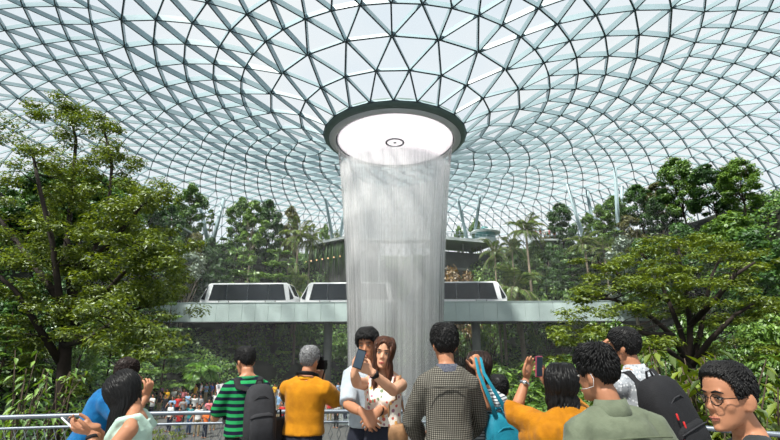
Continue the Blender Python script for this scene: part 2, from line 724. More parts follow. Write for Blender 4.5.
def build_train():
    Lc, Wd = 11.9, 2.7
    zb, zt = 1.0, 4.82     # above the bridge origin (3.7)
    hl = Lc / 2
    prof = [(-hl + .15, zb), (hl - .15, zb), (hl, zb + .5), (hl, 2.95), (hl - .95, zt - .12), (hl - 1.25, zt), (-hl + 1.25, zt), (-hl + .95, zt - .12), (-hl, 2.95), (-hl, zb + .5)]
    root = thing('train_car', None, 'train', (0, 50, 3.7), BR, 'cars of the train on the bridge')
    mb = MB()
    n = len(prof)
    vs = [(x, -Wd / 2, z) for x, z in prof] + [(x, Wd / 2, z) for x, z in prof]
    mb.add(vs, [tuple(range(n)), tuple(range(2 * n - 1, n - 1, -1))] + [(i, i + n, (i + 1) % n + n, (i + 1) % n) for i in range(n)])
    mb.build('body', M['train_white'], root, smooth=False, bevel=.09)
    for sy in (-1, 1):
        y = sy * (Wd / 2 + .012)
        xs = [-hl + 1.55, -2.62, 0.0, 2.62, hl - 1.55]
        for q in range(4):
            mb = MB()
            a, c = xs[q] + (.015 if q else 0), xs[q + 1] - (.015 if q < 3 else 0)
            sl0 = -.42 if q == 0 else 0
            sl1 = .42 if q == 3 else 0
            pr = [(a + sl0, 2.72), (c + sl1, 2.72), (c, zt - .17), (a, zt - .17)]
            v8 = [(px, y - .03, pz) for px, pz in pr] + [(px, y + .03, pz) for px, pz in pr]
            mb.add(v8, [(0, 1, 2, 3), (7, 6, 5, 4), (0, 4, 5, 1), (1, 5, 6, 2), (2, 6, 7, 3), (3, 7, 4, 0)])
            w = mb.build('window', M['train_glass'], root, smooth=False)
        for sx in (-1, 1):
            mb = MB()
            pr = [(sx * (hl - .62), 2.75), (sx * (hl - .2), 2.85), (sx * (hl - .16), 3.0), (sx * (hl - .9), zt - .42)]
            v8 = [(px, y - .03, pz) for px, pz in pr] + [(px, y + .03, pz) for px, pz in pr]
            mb.add(v8, [(0, 1, 2, 3), (7, 6, 5, 4), (0, 4, 5, 1), (1, 5, 6, 2), (2, 6, 7, 3), (3, 7, 4, 0)])
            mb.build('quarter_window', M['train_glass'], root, smooth=False)
        for x0 in (-2.9, 2.9):
            for e in (-.62, .62):
                mb = MB()
                mb.box((x0 + e, y, 2.3), (.07, .05, .72))
                mb.build('door_frame', M['dark'], root, smooth=False)
            mb = MB()
            mb.box((x0, y, 2.3), (1.1, .04, .66))
            mb.build('door', M['train_grey'], root, smooth=False)
    for sx in (-1, 1):
        mb = MB()
        pr = [(sx * (hl + .01), 2.9), (sx * (hl - .86), zt - .22)]
        mb.add([(pr[0][0], -1.0, pr[0][1]), (pr[0][0], 1.0, pr[0][1]), (pr[1][0] + sx * .03, .85, pr[1][1]), (pr[1][0] + sx * .03, -.85, pr[1][1]),
                (pr[0][0] - sx * .1, -1.0, pr[0][1]), (pr[0][0] - sx * .1, 1.0, pr[0][1]), (pr[1][0] - sx * .07, .85, pr[1][1]), (pr[1][0] - sx * .07, -.85, pr[1][1])],
               [(0, 1, 2, 3), (7, 6, 5, 4), (0, 4, 5, 1), (1, 5, 6, 2), (2, 6, 7, 3), (3, 7, 4, 0)])
        mb.build('windscreen', M['train_glass'], root, smooth=False)
        mb = MB()
        mb.box((sx * (hl + .14), 0, 1.55), (.3, 1.3, 1.0))
        mb.build('coupler', M['dark'], root, smooth=False)
        for yy in (-.8, .8):
            mb = MB()
            mb.tube([(sx * 3.6, yy - .15, .78), (sx * 3.6, yy + .15, .78)], .45, 20, rnd=False)
            mb.build('wheel', M['dark'], root)
    mb = MB()
    mb.box((0, 0, .95), (Lc - 2.5, 2.1, .5))
    mb.build('underframe', M['dark'], root, smooth=False)
    labs = ['white train car at the left end, nearest the left bank trees',
            'middle white train car, half behind the left edge of the waterfall',
            'white train car at the right end, its nose clear of the waterfall']
    for i, (px0, px1) in enumerate(((196.5, 293), (299, 399), (406, 508))):
        o = root if i == 0 else copy_tree(root)
        x0, x1 = at(px0, 295, 51.6).x, at(px1, 295, 51.6).x
        xm = (x0 + x1) / 2
        o.location = (xm, 50 - .055 * xm + 3.2, 3.7)
        tag(o, labs[i], 'train', 'cars of the train on the bridge')


build_train()

# ---------------------------------------------------------------- buildings on the far slope
def build_far():
    # canopy bridge: a thin curved deck high behind the fall
    def arc_block(mb, r0, r1, z0, z1, a0, a1, seg=24):
        mb.lathe([(r0, z0), (r1, z0), (r1, z1), (r0, z1)], (AX, AY, 0), seg, closed=True, a0=a0, a1=a1)
    br = thing('footbridge', 'thin pale curved footbridge high up behind the waterfall', 'bridge', (0, 0, 0))
    za = 18.3
    mb = MB()
    arc_block(mb, 31.6, 34.4, za, za + .38, -.225, .265, 30)
    mb.build('deck', M['slab'], br, smooth=False)
    mb = MB()
    for r in (31.7, 34.3):
        for dz in (.75, 1.1):
            arc_block(mb, r, r + .04, za + .38 + dz, za + .42 + dz, -.225, .265, 30)
        for k in range(34):
            a = -.222 + .0146 * k
            p = Vector((AX + r * math.sin(a), AY + r * math.cos(a), 0))
            mb.tube([p + Vector((0, 0, za + .35)), p + Vector((0, 0, za + 1.5))], .03, 5, rnd=False)
    mb.build('railing', M['steel'], br, smooth=False)
    mb = MB()
    for a in (-.2, -.07, .1, .24):
        p = Vector((AX + 33 * math.sin(a), AY + 33 * math.cos(a), 0))
        mb.tube([p + Vector((0, 0, 8)), p + Vector((0, 0, za + .1))], .22, 10, rnd=False)
    mb.build('support', M['slab'], br)
    # left dark grotto: a slab edge running back to the left, wall below it
    def block(mb, p0, p1, depth, z0, z1, inset=0.0):
        p0, p1 = Vector((p0[0], p0[1], 0)), Vector((p1[0], p1[1], 0))
        t = (p1 - p0).normalized()
        n = Vector((-t.y, t.x, 0))
        if n.y < 0:
            n = -n
        q = [p0 + n * inset, p1 + n * inset, p1 + n * depth, p0 + n * depth]
        vs = [v + Vector((0, 0, z0)) for v in q] + [v + Vector((0, 0, z1)) for v in q]
        mb.add(vs, [(3, 2, 1, 0), (4, 5, 6, 7), (0, 1, 5, 4), (1, 2, 6, 5), (2, 3, 7, 6), (3, 0, 4, 7)])
        return t, n
    LA, LB = (-15.6, 75.0), (-7.0, 68.2)
    g = thing('grotto', 'dark vine hung grotto wall under the left end of the footbridge', 'building', (0, 0, 0))
    mb = MB()
    block(mb, LA, LB, 8, 4, 17.9, 1.6)
    mb.build('wall', M['rock'], g, smooth=False)
    mb = MB()
    block(mb, LA, LB, 8, 17.9, 18.35)
    mb.build('roof', M['slab'], g, smooth=False)
    mb = MB()
    random.seed(3)
    for k in range(90):
        f = random.random()
        p = Vector((LA[0] + (LB[0] - LA[0]) * f, LA[1] + (LB[1] - LA[1]) * f + random.uniform(.5, 1.6), 17.9))
        l = random.uniform(2, 8)
        mb.tube([p, p + Vector((random.uniform(-.1, .1), 0, -l * .5)), p + Vector((0, 0, -l))], [.06, .05, .02], 5, rnd=False)
    mb.build('hanging_vine', M['leaf_dark'], g)
    mlamp, nt, out = new_mat('warm_lamp')
    e = N(nt, 'Emission')
    e.inputs['Color'].default_value = (1, .66, .32, 1)
    e.inputs['Strength'].default_value = 1.6
    nt.links.new(e.outputs[0], out.inputs['Surface'])
    for k in range(7):
        f = .06 + .13 * k
        p = Vector((LA[0] + (LB[0] - LA[0]) * f, LA[1] + (LB[1] - LA[1]) * f + .7, 15.2))
        mb = MB()
        mb.ell(p, (.13, .13, .13), nu=8, nv=6)
        lo = mb.build('hanging_lamp', mlamp)
        mb = MB()
        mb.tube([p + Vector((0, 0, .1)), p + Vector((0, 0, 2.72))], .012, 4, rnd=False)
        mb.build('cord', M['dark'], lo)
        tag(lo, 'small warm lamp hanging in the row across the dark grotto', 'lamp', 'warm lamps in the grotto')
    # right rock building
    RA, RB = (9.0, 68.8), (20.4, 73.0)
    g = thing('terrace_building', 'grey rock walled terrace building right of the waterfall', 'building', (0, 0, 0))
    mb = MB()
    t, n = block(mb, RA, RB, 8, 4, 16.4, 2.6)
    mb.build('wall', M['rock'], g, smooth=False)
    mb = MB()
    block(mb, RA, RB, 8, 13.2, 13.6, 2.2)
    mb.build('ledge', M['concrete'], g, smooth=False)
    mb = MB()
    block(mb, (8.2, 68.5), (19.0, 72.5), 8, 17.85, 18.35)
    mb.build('roof', M['slab'], g, smooth=False)
    P0, P1 = Vector((RA[0], RA[1], 0)), Vector((RB[0], RB[1], 0))
    for f in (.42, .78):
        mb = MB()
        a_, b_ = P0.lerp(P1, f), P0.lerp(P1, f + .08)
        block(mb, a_, b_, 2.9, 9.6, 12.4, 2.5)
        mb.build('doorway', M['dark'], g, smooth=False)
    for f in (.1, .4, .7, .95):
        mb = MB()
        p = P0.lerp(P1, f) + n * 2.4
        mb.tube([p + Vector((0, 0, 16.3)), p + Vector((0, 0, 17.9))], .14, 8, rnd=False)
        mb.build('column', M['concrete'], g)
    mb = MB()
    Q0, Q1 = Vector((8.3, 68.7, 18.3)), Vector((18.9, 72.6, 18.3))
    for dz in (.6, 1.05):
        mb.tube([Q0 + Vector((0, 0, dz)), Q1 + Vector((0, 0, dz))], .03, 6)
    for k in range(16):
        p = Q0.lerp(Q1, k / 15)
        mb.tube([p, p + Vector((0, 0, 1.05))], .035, 5, rnd=False)
    mb.build('railing', M['steel'], g, smooth=False)
    # kiosk
    kp = Vector((17.2, 74.8, 18.35))
    k = thing('kiosk', 'small round white kiosk with teal glass on the terrace roof', 'kiosk', kp)
    mb = MB()
    mb.lathe([(0, 0), (2.0, 0), (2.0, .9), (0, .9)], seg=24)
    mb.build('counter', M['slab'], k, smooth=False)
    mt = plain('teal_glass', (90, 140, 140), .2)
    mb = MB()
    mb.lathe([(1.85, .9), (1.85, 1.9), (1.7, 1.9), (1.7, .9)], seg=24, closed=True)
    mb.build('window', mt, k, smooth=False)
    mb = MB()
    mb.lathe([(0, 1.9), (2.7, 1.9), (2.75, 2.05), (2.4, 2.3), (0, 2.5)], seg=28)
    mb.build('roof', M['slab'], k)
    mb = MB()
    mb.lathe([(0, 2.4), (.7, 2.4), (.7, 3.0), (.5, 3.2), (0, 3.25)], seg=16)
    mb.build('cap', mt, k)
    # leaning struts that carry the dome
    def strut(foot, tips, lab):
        z0 = terr(foot.x, foot.y) - .2
        t = thing('roof_strut', lab, 'column', (foot.x, foot.y, z0), 0, 'struts under the dome')
        for tip in tips:
            mb = MB()
            d = tip - Vector((foot.x, foot.y, z0))
            mb.tube([(0, 0, 0), d * .5, d], [.3, .3, .24], 12, rnd=False)
            mb.build('strut', M['steel'], t)
    for (px, py, D, tips, lab) in (
            (212, 236, 66, [(198, 196), (224, 198)], 'forked pale roof strut among trees left of the waterfall'),
            (338, 232, 80, [(325, 198), (345, 205)], 'forked pale roof strut beside the left edge of the waterfall'),
            (470, 232, 80, [(458, 200), (480, 196)], 'forked pale roof strut just right of the waterfall'),
            (604, 222, 70, [(567, 184), (615, 168)], 'long forked pale roof strut above the right bank trees'),
            (597, 222, 74, [(587, 190), (622, 186)], 'short pale roof strut behind the long forked one at right'),
            (155, 230, 62, [(152, 186), (170, 186)], 'forked pale roof strut behind the big left tree')):
        f = at(px, py, D)
        R0 = math.hypot(f.x - AX, f.y - AY)
        tp = []
        for q in tips:
            # walk out along the sight line until the dome is met
            for s in np.arange(.6, 1.5, .005):
                p = at(q[0], q[1], D * s)
                R = math.hypot(p.x - AX, p.y - AY)
                hh = EYE + interp(R, [(a, b) for a, b, c in RINGS]) - .4
                if p.z >= hh:
                    break
            tp.append(p)
        strut(f, tp, lab)


build_far()


# ---------------------------------------------------------------- spray hanging in the air around the fall
def build_mist():
    m, nt, out = new_mat('spray_haze')
    v = N(nt, 'VolumeScatter')
    v.inputs['Color'].default_value = (.97, .985, 1, 1)
    v.inputs['Density'].default_value = .0011
    v.inputs['Anisotropy'].default_value = .0
    nt.links.new(v.outputs[0], out.inputs['Volume'])
    mb = MB()
    mb.lathe([(0, -4.5), (32, -4.5), (32, 6), (26, 12), (0, 15)], (AX, AY + 8, 0), 40)
    tag(mb.build('mist', m, smooth=False), 'thin white spray hanging in the air around the waterfall', 'mist', kind='stuff')

    def vol(name, dens):
        m2, nt, out = new_mat(name)
        v = N(nt, 'VolumeScatter')
        v.inputs['Color'].default_value = (.995, .992, 1, 1)
        v.inputs['Density'].default_value = dens
        nt.links.new(v.outputs[0], out.inputs['Volume'])
        return m2

    def shell(z0, z1, th, gap=.0):
        zs = np.linspace(z0, z1, 9)
        return [(interp(z, FALL) + .05, z + EYE) for z in zs] + [(max(.05, interp(z, FALL) - th), z + EYE) for z in reversed(zs)]
    for z0, z1, th, dens, lab in ((11.0, 16.6, .75, 1.1, 'bright veil of spray in the upper half of the waterfall'), (-5.4, 10.99, .8, .72, 'thin veil of spray in the lower half of the waterfall')):
        mb = MB()
        mb.lathe(shell(z0, z1, th), (AX, AY, 0), 64, closed=True)
        tag(mb.build('spray', vol('spray', dens), smooth=False), lab, 'mist', kind='stuff')


build_mist()

# ---------------------------------------------------------------- railing
def build_railing():
    top = [(-9, 3.35), (-7, 3.75), (-5.2, 4.1), (-3.2, 4.5), (-1.5, 4.72), (0, 4.76), (1.0, 4.68), (2.0, 4.3), (2.9, 3.72), (3.8, 3.25), (5.2, 2.8), (9, 2.5)]
    # resample smoothly
    P = [Vector((x, y, 0)) for x, y in top]
    S = []
    for i in range(len(P) - 1):
        a, b, c, d = P[max(0, i - 1)], P[i], P[i + 1], P[min(len(P) - 1, i + 2)]
        for k in range(8):
            t = k / 8
            S.append(.5 * ((2 * b) + (c - a) * t + (2 * a - 5 * b + 4 * c - d) * t * t + (3 * b - a - 3 * c + d) * t ** 3))
    S.append(P[-1])
    r = thing('railing', 'steel railing with wire mesh infill along the edge of the viewing deck', 'railing', (0, 0, 0))
    mb = MB()
    mb.tube([p + Vector((0, 0, 1.01)) for p in S], .021, 10, ref=(0, 0, 1))
    mb.build('handrail', M['rail'], r)
    mb = MB()
    mb.tube([p + Vector((0, 0, .91)) for p in S], .013, 8, ref=(0, 0, 1))
    mb.build('lower_rail', M['rail'], r)
    mb = MB()
    mb.tube([p + Vector((0, 0, .1)) for p in S], .018, 8, ref=(0, 0, 1))
    mb.build('lower_rail', M['rail'], r)
    # arc length table
    acc = [0.0]
    for a, b in zip(S, S[1:]):
        acc.append(acc[-1] + (b - a).length)

    def pt(s):
        s = min(max(s, 0), acc[-1] - 1e-6)
        for i in range(len(S) - 1):
            if s <= acc[i + 1]:
                return S[i].lerp(S[i + 1], (s - acc[i]) / (acc[i + 1] - acc[i]))
        return S[-1]
    s = 0.35
    while s < acc[-1]:
        p = pt(s)
        mb = MB()
        mb.tube([p, p + Vector((0, 0, 1.0))], .026, 10, rnd=False)
        mb.box(p + Vector((0, 0, .01)), (.12, .12, .02))
        mb.build('post', M['rail'], r)
        s += 1.2
    mb = MB()
    st = .085
    n = int(acc[-1] / st)
    zs = np.linspace(.1, .9, 9)
    for i in range(n):
        for sg in (0, 1):
            pts = []
            for k, z in enumerate(zs):
                ph = (k + sg) % 2
                q = pt((i + .5 * ph) * st)
                pts.append(q + Vector((0, 0, z)))
            for a, b in zip(pts, pts[1:]):
                d = b - a
                mb.tube([a, b], .0032, 3, rnd=False)
    mb.build('wire_mesh', M['wire'], r, smooth=False)


build_railing()

# ---------------------------------------------------------------- people: materials
SKIN = {
    'tan': plain('skin_tan', (172, 118, 88), .5, 0, .06, 6, c2=(182, 126, 95), sub=.0),
    'fair': plain('skin_fair', (198, 146, 116), .5, 0, .06, 6, c2=(206, 154, 124)),
    'deep': plain('skin_deep', (160, 108, 82), .5, 0, .06, 6, c2=(170, 118, 92)),
}
HAIR = {
    'black': plain('hair_black', (18, 17, 18), .5, 0, .3, 60, spec=.25, stretch=(1, 1, .1)),
    'brown': plain('hair_brown', (52, 32, 24), .5, 0, .4, 60, spec=.25, c2=(84, 50, 34), stretch=(1, 1, .1)),
    'darkbrown': plain('hair_darkbrown', (34, 22, 18), .5, 0, .4, 60, spec=.25, stretch=(1, 1, .1)),
    'grey': plain('hair_grey', (52, 52, 54), .5, 0, .3, 90, c2=(150, 150, 152)),
}
LIP = plain('lips', (176, 92, 84), .45)
EYE_W = plain('eye_white', (226, 222, 216), .3)
EYE_D = plain('iris_dark', (26, 18, 14), .25)
NAVY = plain('navy_cloth', (28, 32, 46), .85, 0, .15, 20, .3, 120)
BLACKC = plain('black_cloth', (24, 24, 28), .85, 0, .2, 20, .3, 120)
CHAR = plain('charcoal_cloth', (42, 42, 46), .85, 0, .2, 20, .3, 120)
DENIM = plain('denim', (40, 52, 78), .85, 0, .2, 30, .3, 160)
PHONE_B = plain('phone_black', (14, 14, 16), .5, spec=.2)
PHONE_S = plain('phone_screen', (60, 74, 88), .1, spec=.8)
WHITEP = plain('white_plastic', (230, 230, 232), .35)
METAL = plain('silver_metal', (190, 192, 196), .25, .9)
LEATH = plain('tan_leather', (150, 112, 78), .6, 0, .15, 18, .3, 60)


def cloth(name, c, c2=None, var=.1, rough=.85, bump=.25, scale=14, sheen=.1):
    return plain(name, c, rough, 0, var, scale, bump, 90, .2, c2, sheen=sheen)


def stripes(name, ca, cb, period, axis=2, duty=.5, soft=.05):
    m, nt, out = new_mat(name)
    b = N(nt, 'BsdfPrincipled')
    b.inputs['Roughness'].default_value = .85
    b.inputs['Specular IOR Level'].default_value = .2
    tc = nt.nodes.new('ShaderNodeTexCoord')
    sp = N(nt, 'SeparateXYZ')
    nt.links.new(tc.outputs['Object'], sp.inputs[0])
    d = N(nt, 'Math', operation='DIVIDE')
    d.inputs[1].default_value = period
    nt.links.new(sp.outputs[axis], d.inputs[0])
    fr = N(nt, 'Math', operation='FRACT')
    nt.links.new(d.outputs[0], fr.inputs[0])
    c = ramp(nt, fr.outputs[0], [(0, rgb(ca)), (duty - soft, rgb(ca)), (duty, rgb(cb)), (1 - soft, rgb(cb)), (1, rgb(ca))])
    nt.links.new(c, b.inputs['Base Color'])
    nt.links.new(b.outputs[0], out.inputs['Surface'])
    return m


def gingham(name, dark, mid, light, period):
    m, nt, out = new_mat(name)
    b = N(nt, 'BsdfPrincipled')
    b.inputs['Roughness'].default_value = .85
    b.inputs['Specular IOR Level'].default_value = .2
    tc = nt.nodes.new('ShaderNodeTexCoord')
    sp = N(nt, 'SeparateXYZ')
    nt.links.new(tc.outputs['Object'], sp.inputs[0])
    gs = []
    for ax in (0, 2):
        d = N(nt, 'Math', operation='DIVIDE')
        d.inputs[1].default_value = period
        nt.links.new(sp.outputs[ax], d.inputs[0])
        fr = N(nt, 'Math', operation='FRACT')
        nt.links.new(d.outputs[0], fr.inputs[0])
        g = N(nt, 'Math', operation='GREATER_THAN')
        g.inputs[1].default_value = .62
        nt.links.new(fr.outputs[0], g.inputs[0])
        gs.append(g)
    a = N(nt, 'Math', operation='ADD')
    nt.links.new(gs[0].outputs[0], a.inputs[0])
    nt.links.new(gs[1].outputs[0], a.inputs[1])
    h = N(nt, 'Math', operation='MULTIPLY')
    h.inputs[1].default_value = .5
    nt.links.new(a.outputs[0], h.inputs[0])
    c = ramp(nt, h.outputs[0], [(0, rgb(dark)), (.5, rgb(mid)), (1, rgb(light))])
    nt.links.new(c, b.inputs['Base Color'])
    nt.links.new(b.outputs[0], out.inputs['Surface'])
    return m


def spots(name, base, cols, scale):
    m, nt, out = new_mat(name)
    b = N(nt, 'BsdfPrincipled')
    b.inputs['Roughness'].default_value = .85
    tc = nt.nodes.new('ShaderNodeTexCoord')
    vo = N(nt, 'TexVoronoi')
    vo.inputs['Scale'].default_value = scale
    nt.links.new(tc.outputs['Object'], vo.inputs['Vector'])
    sp = N(nt, 'SeparateColor')
    nt.links.new(vo.outputs['Color'], sp.inputs[0])
    k = len(cols)
    pick = ramp(nt, sp.outputs[0], [(i / k, rgb(cc)) for i, cc in enumerate(cols)], 'CONSTANT')
    g = N(nt, 'Math', operation='LESS_THAN')
    g.inputs[1].default_value = .42
    nt.links.new(vo.outputs['Distance'], g.inputs[0])
    mx = N(nt, 'MixRGB')
    mx.inputs[1].default_value = rgb(base)
    nt.links.new(g.outputs[0], mx.inputs[0])
    nt.links.new(pick, mx.inputs[2])
    nt.links.new(mx.outputs[0], b.inputs['Base Color'])
    nt.links.new(b.outputs[0], out.inputs['Surface'])
    return m


# ---------------------------------------------------------------- people: anatomy
HEAD = [(-.120, .020, .082, .045), (-.108, .036, .090, .012), (-.09, .049, .092, -.02), (-.065, .058, .091, -.05), (-.04, .064, .089, -.07), (-.012, .069, .086, -.085),
        (.015, .073, .087, -.094), (.045, .0755, .088, -.098), (.072, .072, .081, -.094), (.095, .061, .064, -.08), (.112, .043, .042, -.058), (.122, .022, .018, -.03)]


def head_sec(z):
    t = HEAD
    if z <= t[0][0]:
        return t[0][1:]
    for a, b in zip(t, t[1:]):
        if z <= b[0]:
            f = (z - a[0]) / (b[0] - a[0])
            return tuple(a[i] + (b[i] - a[i]) * f for i in (1, 2, 3))
    return t[-1][1:]


def skull(th, z, grow=0.0):
    """point on the head; th=0 is the face, angles run towards the person's left"""
    rx, yf, yb = head_sec(z)
    cy = (yf + yb) / 2
    ry = (yf - yb) / 2
    return Vector((-math.sin(th) * (rx + grow), cy + math.cos(th) * (ry + grow), z))


def head_shape(mb, Mh, face=True, k=1.0):
    rr = []
    for z, rx, yf, yb in HEAD:
        cy, ry = (yf + yb) / 2, (yf - yb) / 2
        rr.append([Mh @ (Vector((rx * math.cos(a), cy + ry * math.sin(a), z)) * k) for a in [2 * PI * j / 24 for j in range(24)]])
    mb.rings(rr)
    R3 = Mh.to_3x3()

    def e(c, r):
        mb.ell(Mh @ (Vector(c) * k), tuple(x * k for x in r), R3)
    if face:
        mb.tube([Mh @ (Vector(p) * k) for p in ((0, .078, .010), (0, .090, -.01), (0, .0995, -.032))], [.008 * k, .0095 * k, .0125 * k], 10)
        e((.011, .089, -.037), (.0085, .011, .008))
        e((-.011, .089, -.037), (.0085, .011, .008))
        e((0, .0785, .027), (.05, .012, .010))        # brow ridge
        e((0, .086, -.071), (.024, .012, .011))      # mouth
        e((0, .084, -.108), (.02, .014, .014))       # chin
        e((.038, .052, -.026), (.024, .024, .032))    # cheeks
        e((-.038, .052, -.026), (.024, .024, .032))
    for s in (-1, 1):
        Re = R3 @ Matrix.Rotation(s * .35, 3, 'Z')
        mb.ell(Mh @ (Vector((s * .0775, -.012, -.012)) * k), (.011 * k, .021 * k, .033 * k), Re)
        mb.ell(Mh @ (Vector((s * .074, -.004, -.036)) * k), (.010 * k, .012 * k, .014 * k), R3)


def hand_shape(pal, fin_, wrist, d, nrm, side, curl=.5, k=1.0, spread=.12, thumb=.7):
    """pal: mesh that is fused with the arm (palm); fin_: separate finger chains. d finger direction, nrm back of the hand"""
    d = Vector(d).normalized()
    nrm = Vector(nrm)
    nrm = (nrm - d * d.dot(nrm)).normalized()
    ac = d.cross(nrm) * side       # towards the thumb
    k *= 1.08
    w = Vector(wrist)
    pal.tube([w - d * .03 * k, w + d * .02 * k, w + d * .055 * k, w + d * .088 * k], [.027 * k, .033 * k, .040 * k, .038 * k], 12, flat=.42, ref=ac)
    pal.ell(w + d * .035 * k + ac * .026 * k - nrm * .008 * k, (.02 * k, .02 * k, .02 * k))
    L = [.066, .074, .070, .055]
    for i in range(4):
        o = .030 - .020 * i
        p = w + d * (.082 + (.004 if i in (1, 2) else -.002)) * k + ac * o * k
        dd = (d + ac * (1.5 - i) * spread).normalized()
        pts = [p - dd * .02 * k, p]
        a = curl * .75
        for s, fr in enumerate((.45, .32, .23)):
            q = (dd * math.cos(a) - nrm * math.sin(a))
            p = p + q * L[i] * fr * k
            pts.append(p)
            a += curl * .8
        fin_.tube(pts, [.0098 * k, .0098 * k, .0090 * k, .0082 * k, .0070 * k], 8)
    p = w + d * .025 * k + ac * .03 * k - nrm * .006 * k
    t0 = (d * .65 + ac * thumb - nrm * .25).normalized()
    t1 = (d * .9 + ac * thumb * .35 - nrm * .4 * (curl + .4)).normalized()
    fin_.tube([p - t0 * .015 * k, p + t0 * .032 * k, p + t0 * .032 * k + t1 * .026 * k, p + t0 * .032 * k + t1 * .046 * k], [.0125 * k, .0115 * k, .0105 * k, .0085 * k], 8)


def ik(sh, wr, l1, l2, pole):
    d = wr - sh
    D = min(d.length, (l1 + l2) * .995)
    dn = d.normalized()
    wr2 = sh + dn * D
    a = (l1 * l1 - l2 * l2 + D * D) / (2 * D)
    h = math.sqrt(max(0, l1 * l1 - a * a))
    p = Vector(pole) - dn * dn.dot(Vector(pole))
    p.normalize()
    return sh + dn * a + p * h, wr2


BODY = [(.80, .13, .10, 0), (.88, .162, .115, 0), (.96, .158, .112, 0), (1.05, .142, .10, .0), (1.15, .145, .104, .0), (1.25, .158, .114, .0), (1.32, .164, .112, -.004), (1.375, .142, .092, -.01), (1.42, .09, .07, -.01), (1.45, .066, .056, 0.0)]


def ring_at(U, z, rx, ry, cy, n=28, ex=2.4):
    out = []
    for j in range(n):
        a = 2 * PI * j / n
        c, s = math.cos(a), math.sin(a)
        x = rx * math.copysign(abs(c) ** (2 / ex), c)
        y = ry * math.copysign(abs(s) ** (2 / ex), s) + cy
        out.append(U @ Vector((x, y, z)))
    return out


